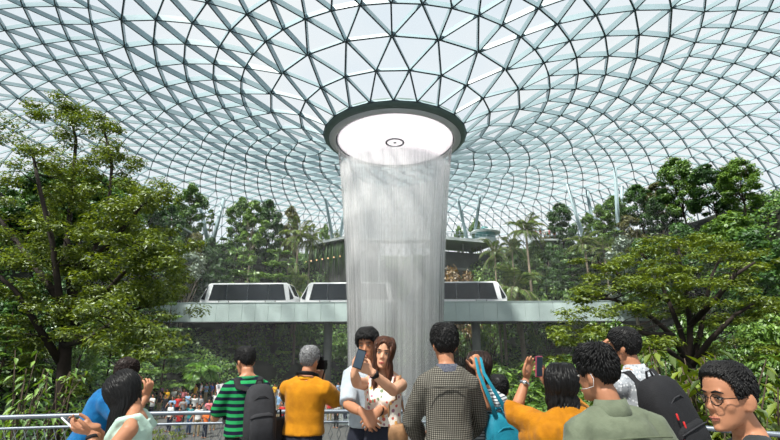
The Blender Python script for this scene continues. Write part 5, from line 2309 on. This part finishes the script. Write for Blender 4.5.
GL, GR, GM = 'trees on the left slope', 'trees on the right slope', 'plants behind the train bridge'
FOREST = [
    # left slope skyline
    ('round', 178, 60, 180, 'round topped tree on the left skyline next to the big foreground tree', GL, 0.74),
    ('dark', 158, 54, 205, 'dark tree close behind the right edge of the big foreground tree', GL, 0.67),
    ('tall', 201, 68, 205, 'thin tree between the two forked struts at left', GL, 0.67),
    ('round', 232, 66, 193, 'leafy tree on the left skyline right of the forked strut', GL, 0.67),
    ('dark', 262, 68, 190, 'tall dark tree standing highest between left strut and grotto', GL, 0.63),
    ('tall', 246, 63, 200, 'slender tree just left of the tallest dark tree above the first car', GL, 0.74),
    ('olive', 286, 70, 206, 'olive toned tree right of the tallest dark left slope tree', GL, 0.52),
    ('palm', 293, 64, 222, 'palm at the left edge of the dark grotto', GL, 1.0),
    ('palm', 306, 66, 228, 'second palm right of the palm at the grotto edge', GL, .8),
    ('round', 322, 74, 224, 'small bushy tree on top of the grotto roof', GL, 0.41),
    ('shrubb', 334, 74, 229, 'bright bush on the grotto roof beside the water', GL, .8),
    ('layer', 217, 58, 236, 'dark layered tree above the nose of the left train car', GL, .8),
    ('olive', 188, 56, 232, 'olive toned tree left of the dark layered tree above the train nose', GL, 0.59),
    ('layerb', 240, 60, 238, 'mid green layered tree above the middle of the left car', GL, .7),
    ('layerb', 276, 62, 236, 'mid green layered tree above the gap between two train cars', GL, .8),
    ('silver', 184, 53, 252, 'silvery leaved small tree above the left end of the bridge', GL, .9),
    ('dark', 205, 57, 238, 'low dark tree behind the silvery small tree at left', GL, 0.59),
    ('shrub', 228, 59, 262, 'green bush right above the left car roof', GL, 1.0),
    ('shrub', 252, 60, 264, 'green bush above the centre of the left car roof', GL, 1.0),
    ('shrub', 300, 61, 268, 'green bush above the gap between left and middle cars', GL, .9),
    ('cycad', 297, 59, 270, 'spiky palm peeking over the gap between two cars', GL, .6),
    ('dark', 130, 50, 190, 'dark tree hidden largely behind the big left foreground tree', GL, 0.74),
    ('round', 100, 46, 180, 'leafy tree far behind the crown of the big left tree', GL, 1.0),
    ('dark', 70, 42, 176, 'dark tree far behind the trunk of the big left tree', GL, 1.0),
    ('round', 40, 40, 170, 'leafy tree behind the left part of the big foreground crown', GL, 1.0),
    ('dark', 12, 38, 172, 'dark tree at the far left edge of the view', GL, 1.0),
    ('layer', 150, 44, 262, 'dark layered tree low behind the big left tree branches', GL, .8),
    ('layerb', 172, 40, 300, 'layered tree with fine flat sprays left of the bridge end', GL, .9),
    ('layer', 120, 34, 300, 'dark layered tree among the lower branches at left', GL, .9),
    ('round', 90, 30, 300, 'leafy low tree right of the big left trunk', GL, .8),
    ('dark', 40, 28, 270, 'dark low tree left of the big left trunk', GL, 1.0),
    ('layerb', 15, 26, 300, 'layered tree low at the far left edge', GL, 1.0),
    # right slope
    ('round', 480, 76, 211, 'small rounded tree beside the kiosk on the terrace roof', GR, 0.53),
    ('round', 462, 78, 226, 'bush-like tree on the terrace near the waterfall edge', GR, 0.48),
    ('palm', 533, 60, 216, 'tall palm with round head right of the kiosk', GR, 1.05),
    ('palm', 498, 58, 240, 'palm in front of the rock walled terrace building', GR, .75),
    ('palm', 516, 62, 238, 'slim palm between the terrace building and the tall palm', GR, .7),
    ('cycad', 520, 56, 268, 'stout bright palm right above the nose of the right car', GR, 1.15),
    ('cycad', 502, 58, 276, 'stout palm partly behind the nose of the right car', GR, .7),
    ('red', 455, 60, 266, 'orange brown leaved shrub right beside the waterfall', GR, 1.0),
    ('red', 470, 62, 270, 'second orange brown shrub above the right car roof', GR, .7),
    ('shrub', 485, 60, 266, 'green bush above the right car roof left of the palms', GR, .9),
    ('dark', 570, 66, 204, 'tall dark tree left of the long forked strut', GR, 0.82),
    ('olive', 552, 66, 236, 'olive toned tree right of the tall palm', GR, 0.68),
    ('round', 598, 68, 208, 'leafy tree at the foot of the long forked strut', GR, 0.72),
    ('round', 628, 62, 196, 'leafy tree on the right skyline just past the long strut', GR, 0.87),
    ('dark', 655, 58, 180, 'broad dark tree on the right skyline', GR, 0.96),
    ('olive', 676, 56, 182, 'olive tree behind the tallest tree at right', GR, 0.87),
    ('round', 700, 50, 158, 'tallest tree of the right skyline with bare lower trunk', GR, 0.77),
    ('dark', 735, 46, 165, 'dark tree on the right edge of the view', GR, 1.0),
    ('round', 768, 42, 160, 'leafy tree at the extreme right edge of the view', GR, 1.0),
    ('layer', 575, 58, 240, 'dark layered tree above the right end of the bridge', GR, .85),
    ('layer', 548, 57, 258, 'low layered tree on the right slope next to the stout palm', GR, .6),
    ('layer', 600, 56, 232, 'dark layered tree behind the bright spreading tree', GR, .85),
    ('layerb', 625, 54, 222, 'mid green layered tree above the bright spreading tree', GR, .85),
    ('silver', 634, 48, 236, 'silvery leaved tree peeking over the bright spreading tree', GR, .9),
    ('palm', 592, 54, 232, 'palm among layered trees on the right slope', GR, .9),
    ('palm', 610, 52, 240, 'palm just above the left part of the bright spreading tree', GR, .8),
    ('shrubb', 706, 44, 230, 'bright shrub under the tallest right hand tree', GR, 1.3),
    ('dark', 690, 44, 225, 'dark tree behind the right part of the spreading crown', GR, .9),
    ('dark', 650, 46, 240, 'dark tree right behind the middle of the spreading crown', GR, .8),
    ('round', 745, 36, 215, 'leafy tree low on the right edge', GR, 1.0),
    ('dark', 770, 30, 230, 'dark tree lower at the extreme right edge', GR, 1.0),
    ('shrub', 560, 55, 282, 'green bush right behind the bridge coping at right', GR, .9),
    ('shrub', 540, 56, 286, 'green bush between stout palm and layered trees', GR, .8),
    ('shrub', 584, 54, 280, 'green bush where the bridge meets the right slope', GR, .9),
    ('round', 538, 62, 245, 'leafy tree below the right hand lookout ledge', GR, 0.57),
    ('dark', 556, 61, 243, 'dark tree below the right edge of the lookout ledge', GR, 0.57),
    ('round', 168, 52, 236, 'leafy tree below the left lookout ledge', GL, 0.52),
    ('dark', 520, 66, 240, 'dark tree behind the slim palm near the kiosk', GR, 0.57),
    ('round', 585, 60, 250, 'leafy tree behind the right bridge end', GR, 0.77),
    ('olive', 640, 54, 215, 'olive tree above the silvery leaved tree on the right', GR, 0.77),
    ('round', 612, 60, 205, 'leafy tree just right of the long strut foot', GR, 0.77),
    ('dark', 680, 52, 190, 'dark tree in front of the tallest right hand tree', GR, 0.87),
    ('round', 612, 17, 322, 'bright low tree behind the olive shirt, under the spreading tree', GR, .55),
    ('layerb', 648, 16, 330, 'fine layered low tree behind the spreading tree trunk', GR, .5),
    ('round', 682, 18, 318, 'leafy low tree directly behind the spreading tree trunk', GR, .55),
    ('layerb', 725, 15, 322, 'fine layered low tree right of the spreading tree trunk', GR, .5),
    ('round', 762, 16, 310, 'leafy low tree at the lower right edge', GR, .6),
    ('shrub', 488, 31, 362, 'dark bush on the plaza edge above the teal strap', GM, 1.2),
    ('shrub', 512, 30, 356, 'dark bush on the plaza edge left of the raised phone', GM, 1.3),
    ('shrub', 536, 29, 360, 'dark bush on the plaza edge behind the raised phone', GM, 1.3),
    ('shrub', 562, 27, 350, 'dark bush on the plaza edge right of the raised phone', GM, 1.3),
    # below the bridge
    ('fern', 208, 46, 357, 'bright tree fern with wide fronds under the left bridge end', GM, .75),
    ('fern', 245, 57, 345, 'dim tree fern on the bank under the left car', GM, .9),
    ('fern', 285, 60, 350, 'dim tree fern behind the left pier', GM, .8),
    ('shrub', 268, 60, 335, 'dark bush under the bridge between fern and left pier', GM, .9),
    ('shrub', 305, 61, 338, 'dark bush just left of the left bridge pier', GM, .9),
    ('shrub', 340, 62, 330, 'dark bush right of the left bridge pier', GM, .9),
    ('shrub', 460, 62, 335, 'dark bush left of the right bridge pier', GM, .9),
    ('shrub', 492, 61, 332, 'dark bush right of the right bridge pier', GM, 1.0),
    ('shrub', 520, 60, 335, 'dark bush under the right part of the bridge', GM, 1.0),
    ('shrub', 548, 58, 340, 'dark bush on the bank under the bridge end at right', GM, 1.0),
    ('layerb', 590, 26, 318, 'bright fine leaved low tree under the right bridge end', GR, .45),
    ('layer', 180, 46, 330, 'dark layered tree under the left end of the bridge', GM, .6),
    ('shrubb', 168, 27, 418, 'pale flowering low bush behind the rail at left', GM, .9),
    ('shrubb', 148, 26, 424, 'yellow green low bush next to the left rail post', GM, .9),
    ('shrubb', 192, 28, 430, 'low bush behind the wire mesh left of striped shirt', GM, .8),
]


def build_forest():
    for kind, px, D, top, label, g, wk in FOREST:
        plant(kind, px, D, top, label, None, wk)


def build_undergrowth():
    P, Nn, S, G = [], [], [], []
    n = 0
    while n < 80000:
        a = RNG.uniform(-2.25, 2.25)
        R = math.sqrt(RNG.uniform(20.6 ** 2, 45.3 ** 2))
        x, y = AX + R * math.sin(a), AY + R * math.cos(a)
        if y < 8 or abs(x) > y * 1.05:
            continue
        dens = noise.noise(Vector((x * .35, y * .35, 3)))
        if dens < -.25:
            continue
        z = terr(x, y)
        if abs(y - (50 - .055 * x + 4)) < 4.6 and z > 2.6:
            continue
        hh = (.25 + 1.0 * max(0, dens + .3)) * RNG.random()
        dz = terr(AX + (R + .5) * math.sin(a), AY + (R + .5) * math.cos(a)) - z
        inn = -min(1.0, max(0, dz)) * .8
        P.append((x + inn * math.sin(a) * RNG.random(), y + inn * math.cos(a) * RNG.random(), z + hh))
        nn = np.array([-math.sin(a) * .4, -math.cos(a) * .4 - .2, .8]) + RNG.normal(size=3) * .45
        Nn.append(nn)
        S.append(.22 + .3 * RNG.random())
        n += 1
    P, Nn, S = np.array(P), np.array(Nn), np.array(S)
    half = RNG.random(len(P)) < .5
    for msk, mt, lab in ((half, 'leaf_dark', 'dark ground cover foliage on the planted slopes'), (~half, 'leaf_mid', 'mid green ground cover foliage on the planted slopes')):
        o = leaf_obj('undergrowth', leaves_mesh('undergrowth', P[msk], Nn[msk], S[msk], .55, False), M[mt], None)
        tag(o, lab, 'foliage', kind='stuff')
    # climbing cover on the near bank behind the railing
    n = 9000
    x = RNG.uniform(-16, 16, n)
    y = RNG.uniform(5.6, 19, n)
    keep = np.abs(x) < y * 1.1
    x, y = x[keep], y[keep]
    z = np.array([terr(a, b) for a, b in zip(x, y)]) + RNG.random(len(x)) * .5
    Nn = np.array([0, -.2, .8]) + RNG.normal(size=(len(x), 3)) * .45
    o = leaf_obj('undergrowth', leaves_mesh('undergrowth', np.stack([x, y, z], 1), Nn, .12 + .12 * RNG.random(len(x)), .5, False), M['leaf_mid'], None)
    tag(o, 'low leafy ground cover on the near bank below the railing', 'foliage', kind='stuff')


def twigs(mb, base, tips, r, seg=5):
    for t in tips:
        limb(mb, base, t, r, r * .3, .08, seg, 3)


def fore_tree_left():
    """big tree on the near left bank"""
    random.seed(31)
    D = 11.5
    b = at(64, 415, D)
    z0 = terr(b.x, D) - .2
    root = thing('broadleaf_tree', 'big foreground tree with dark forked trunk at the left', 'tree', (b.x, D, z0))
    O = Vector((b.x, D, z0))

    def L(px, py, dd=0.0):
        return at(px, py, D + dd) - O
    mb = MB()
    fork = L(66, 336)
    pts = [Vector((0, 0, 0)), L(62, 400), L(64, 365), fork]
    mb.tube(pts, [.2, .17, .15, .14], 12, rnd=False)
    mb.build('trunk', M['bark_dark'], root)
    mains = [
        [fork, L(72, 300, .2), L(90, 262, .5), L(108, 215, .8), L(112, 165, 1.0), L(104, 128, 1.0)],
        [fork, L(60, 300, -.4), L(52, 240, -.8), L(40, 190, -1.0), L(32, 150, -1)],
        [fork, L(84, 312, -.3), L(108, 290, -.7), L(130, 266, -1.2), L(148, 246, -1.5)],
        [fork, L(80, 318, .6), L(105, 300, 1.2), L(135, 310, 1.8), L(165, 300, 2)],
        [L(72, 300, .2), L(66, 250, .6), L(72, 195, 1.2), L(76, 140, 1.4), L(70, 112, 1.4)],
        [L(62, 365), L(40, 330, -.5), L(15, 290, -1), L(-20, 260, -1.4)],
        [L(90, 262, .5), L(115, 238, -.2), L(132, 218, -.6), L(142, 205, -.8)],
        [L(60, 300, -.4), L(30, 260, .6), L(0, 220, 1), L(-25, 180, 1.2)],
        [L(64, 345), L(90, 338, -1), L(120, 318, -1.8), L(150, 330, -2.2)],
    ]
    cent, rad, tw = [], [], []
    for mpts in mains:
        mb = MB()
        n = len(mpts)
        mb.tube(mpts, [.085 * (1 - .8 * i / (n - 1)) + .012 for i in range(n)], 8, rnd=False)
        # side twigs
        for i in range(1, n):
            for k in range(4):
                f = random.random()
                p = mpts[i - 1].lerp(mpts[i], f)
                a = random.uniform(0, 2 * PI)
                q = p + Vector((math.cos(a) * random.uniform(.3, .7), math.sin(a) * random.uniform(.4, 1.1), random.uniform(.05, .4)))
                limb(mb, p, q, .02, .006, .1, 4, 3)
                if i >= 2 or f > .6:
                    tw.append(q)
        mb.build('branch', M['bark_dark'], root)
        tw.append(mpts[-1])
    # crown outline from the places the photo shows leaves
    want = [(75, 112, 1.2), (95, 122, 1), (112, 138, .8), (128, 160, .4), (142, 185, 0), (158, 205, -.4), (168, 232, -.8), (178, 246, -1), (150, 225, -.6), (125, 195, 0), (100, 160, .8), (80, 140, 1.2), (62, 125, 1.2), (40, 118, .6), (15, 125, 0), (-15, 130, 0),
            (108, 190, .4), (85, 175, .8), (60, 165, 1), (30, 160, -.6), (135, 215, -.3), (118, 230, 0), (95, 215, .6), (70, 200, 1), (45, 195, -.6), (15, 190, .6), (-15, 185, .8), (160, 255, -1.2), (172, 292, 1.6), (186, 296, 1.8), (150, 300, 1.4),
            (140, 262, -1.2), (122, 275, -.8), (148, 285, -1), (128, 310, -1.6), (150, 335, -2), (170, 345, -2), (110, 330, -1.4), (135, 345, -1.8), (95, 300, -.6), (30, 230, .4), (5, 240, 1), (-20, 230, 1), (25, 290, -.8), (0, 300, -1), (-25, 290, -1), (20, 330, -.6), (-10, 345, -.8),
            (90, 245, .4), (115, 250, 0), (50, 250, -.4), (88, 280, 0), (45, 280, -.5), (185, 262, -1), (140, 235, .6), (100, 270, .9), (75, 230, -.9), (55, 215, .8), (165, 270, .2), (110, 300, .8), (90, 345, .4), (100, 365, .2), (45, 350, .4), (20, 370, .2)]
    for px, py, dd in want:
        p = L(px, py, dd)
        for k in range(3):
            cent.append(p + Vector((random.gauss(0, .28), random.gauss(0, .4), random.gauss(0, .2))))
            rad.append(random.uniform(.3, .5))
    for t in tw:
        cent.append(t)
        rad.append(random.uniform(.25, .45))
    C, Nn, S = clusters(cent, rad, 190, .09, up=1.0, flat=.5)
    leaf_obj('foliage', leaves_mesh('foliage', C, Nn, S, .48, True), M['leaf_fore'], root)


def fore_tree_right():
    """spreading layered tree on the near right bank"""
    random.seed(41)
    D = 11.0
    b = at(694, 420, D)
    z0 = terr(b.x, D) - .2
    root = thing('spreading_tree', 'bright green spreading tree with dark fanning branches at the right', 'tree', (b.x, D, z0))
    O = Vector((b.x, D, z0))

    def L(px, py, dd=0.0):
        return at(px, py, D + dd) - O
    mb = MB()
    fork = L(690, 368)
    mb.tube([Vector((0, 0, 0)), L(693, 395), fork], [.16, .14, .12], 12, rnd=False)
    mb.build('trunk', M['bark_dark'], root)
    mains = [
        [fork, L(672, 335, -.2), L(645, 312, -.5), L(615, 300, -.8), L(588, 296, -1)],
        [fork, L(680, 330, .2), L(668, 300, .4), L(655, 270, .6), L(640, 252, .6)],
        [fork, L(690, 325), L(686, 290, .1), L(680, 262, .2), L(678, 242, .3)],
        [fork, L(700, 335, .3), L(706, 300, .6), L(712, 275, .8), L(722, 255, 1)],
        [fork, L(710, 340, -.4), L(735, 315, -.8), L(760, 300, -1)],
        [L(672, 335, -.2), L(650, 335, -.6), L(625, 328, -1), L(600, 330, -1.3)],
        [L(690, 325), L(715, 300, -.8), L(735, 275, -1.2), L(755, 262, -1.4)],
        [fork, L(668, 350, -.7), L(640, 348, -1.2), L(612, 352, -1.6)],
        [L(668, 300, .4), L(640, 290, .2), L(615, 272, 0), L(598, 262, 0)],
    ]
    for mpts in mains:
        mb = MB()
        n = len(mpts)
        mb.tube(mpts, [.07 * (1 - .8 * i / (n - 1)) + .01 for i in range(n)], 8, rnd=False)
        for i in range(1, n):
            for k in range(3):
                p = mpts[i - 1].lerp(mpts[i], random.random())
                a = random.uniform(0, 2 * PI)
                limb(mb, p, p + Vector((math.cos(a) * .6, math.sin(a) * .6, random.uniform(.05, .3))), .015, .005, .1, 4, 2)
        mb.build('branch', M['bark_dark'], root)
    want = [(678, 240, .3), (665, 245, .3), (648, 250, .5), (692, 245, .3), (706, 250, .6), (720, 252, .8), (735, 256, .6), (752, 262, 0), (770, 268, 0), (630, 256, .4), (612, 262, 0), (600, 268, 0), (590, 276, -.2), (640, 268, -.3), (660, 265, -.5), (680, 262, -.6), (700, 268, -.5), (718, 272, -.4),
            (740, 280, -1), (760, 285, -1), (622, 280, -.4), (604, 288, -.8), (588, 296, -1), (636, 288, -.8), (655, 285, -1), (675, 282, -1), (695, 290, -1), (712, 292, -.8), (612, 305, -1), (600, 318, -1.2), (586, 308, -1.1), (630, 310, -1), (725, 300, -1), (745, 305, -1),
            (600, 332, -1.4), (618, 335, -1.3), (585, 340, -1.4), (578, 352, -1.6), (598, 352, -1.6), (700, 310, .6), (716, 322, .5), (735, 325, 0), (755, 318, -.8), (770, 305, -1), (640, 335, -.9), (655, 345, -.8), (710, 345, .4), (730, 350, 0), (750, 345, -.4),
            (577, 335, -1.4), (620, 350, -1.4), (650, 300, .8), (690, 305, .9), (670, 320, 1.0)]
    cent, rad = [], []
    for px, py, dd in want:
        p = L(px, py, dd)
        for k in range(3):
            cent.append(p + Vector((random.gauss(0, .26), random.gauss(0, .45), random.gauss(0, .13))))
            rad.append(random.uniform(.26, .42))
    C, Nn, S = clusters(cent, rad, 150, .085, up=1.3, flat=.32)
    leaf_obj('foliage', leaves_mesh('foliage', C, Nn, S, .5, True), M['leaf_bright'], root)


def leafy_plant(name, loc, h, n, leaf, label, mat='leaf_bright', seed=1, spread=.6):
    """upright stems with long leaves hanging on both sides"""
    random.seed(seed)
    root = thing(name, label, 'shrub', loc)
    mb = MB()
    out = []
    for i in range(n):
        a = random.uniform(0, 2 * PI)
        r = spread * random.random()
        hh = h * random.uniform(.55, 1)
        p0 = Vector((random.gauss(0, .1), random.gauss(0, .1), -.1))
        pts = [p0, p0.lerp(Vector((math.cos(a) * r, math.sin(a) * r, hh)), .5) + Vector((0, 0, hh * .12)), Vector((math.cos(a) * r, math.sin(a) * r, hh))]
        mb.tube(pts, [.016, .012, .006], 5, rnd=False)
        for k in range(15):
            t = .2 + .8 * k / 14
            p = pts[0].lerp(pts[1], t * 2) if t < .5 else pts[1].lerp(pts[2], t * 2 - 1)
            b = random.uniform(0, 2 * PI)
            tn = Vector((math.cos(b), math.sin(b), random.uniform(-.7, .25))).normalized()
            nn = Vector((math.cos(b) * .6, math.sin(b) * .6, 1)).normalized()
            s = leaf * random.uniform(.7, 1.2)
            out.append((p + tn * s * .5, nn, tn, s))
    mb.build('stem', M['bark'], root)
    C, Nn, Tn, S = (np.array([o[i] for o in out]) for i in range(4))
    leaf_obj('foliage', leaves_mesh('foliage', C, Nn, S, .34, True, Tn), M[mat], root)
    return root


build_forest()
build_undergrowth()
fore_tree_left()
fore_tree_right()
for i, (px, D, h, nst, lf, lab) in enumerate((
        (694, 5.6, 2.15, 46, .24, 'big leaved shrub behind the rail below the spreading tree'),
        (664, 6.4, 2.3, 44, .22, 'leafy shrub behind the black backpack at right'),
        (735, 5.4, 2.0, 40, .24, 'big leaved shrub at the right edge behind the man in glasses'),
        (765, 6.2, 2.2, 22, .24, 'leafy shrub at the extreme lower right'))):
    x = at(px, 400, D).x
    z = terr(x, D)
    leafy_plant('leafy_shrub', (x, D, z), h - z * .9 - .55, nst, lf, lab, seed=50 + i, spread=1.0)
for i, (px, D, h, nst, lf, lab) in enumerate((
        (72, 7.5, 2.6, 22, .16, 'dark leafy bush behind the rail at far left'),
        (20, 6.8, 2.8, 22, .17, 'dark leafy bush at the lower left edge'),
        (108, 9.0, 2.4, 20, .14, 'dark leafy bush behind the blue shirt'))):
    x = at(px, 400, D).x
    z = terr(x, D)
    leafy_plant('leafy_shrub', (x, D, z), h, nst, lf, lab, 'leaf_mid', 70 + i, 1.0)

# ---------------------------------------------------------------- light
w = bpy.data.worlds.new('overcast_sky')
SC.world = w
w.use_nodes = True
nt = w.node_tree
nt.nodes.clear()
o = nt.nodes.new('ShaderNodeOutputWorld')
bg = N(nt, 'Background')
bg.inputs['Strength'].default_value = 1.0
fac = noisy(nt, 1.6, 4, (1, 1, 2), 'Generated')
nt.links.new(ramp(nt, fac, [(.35, rgb((226, 238, 248))), (.65, rgb((250, 252, 253)))]), bg.inputs['Color'])
nt.links.new(bg.outputs[0], o.inputs['Surface'])
sd = bpy.data.lights.new('sun', 'SUN')
sd.energy = 9
sd.angle = math.radians(4)
sd.color = (1, .96, .88)
so = bpy.data.objects.new('sun', sd)
link(so)
so.rotation_euler = Vector((-.38, -.5, 1)).to_track_quat('Z', 'Y').to_euler()

vs_ = SC.view_settings
vs_.view_transform = 'Standard'
vs_.look = 'None'
vs_.gamma = 1
vs_.use_curve_mapping = False
vs_.exposure = 0.0
c = SC.cycles
c.max_bounces = 10
c.diffuse_bounces = 6
c.glossy_bounces = 2
c.transmission_bounces = 4
c.transparent_max_bounces = 40
c.sample_clamp_indirect = 8
c.caustics_reflective = False
c.caustics_refractive = False
c.volume_bounces = 6
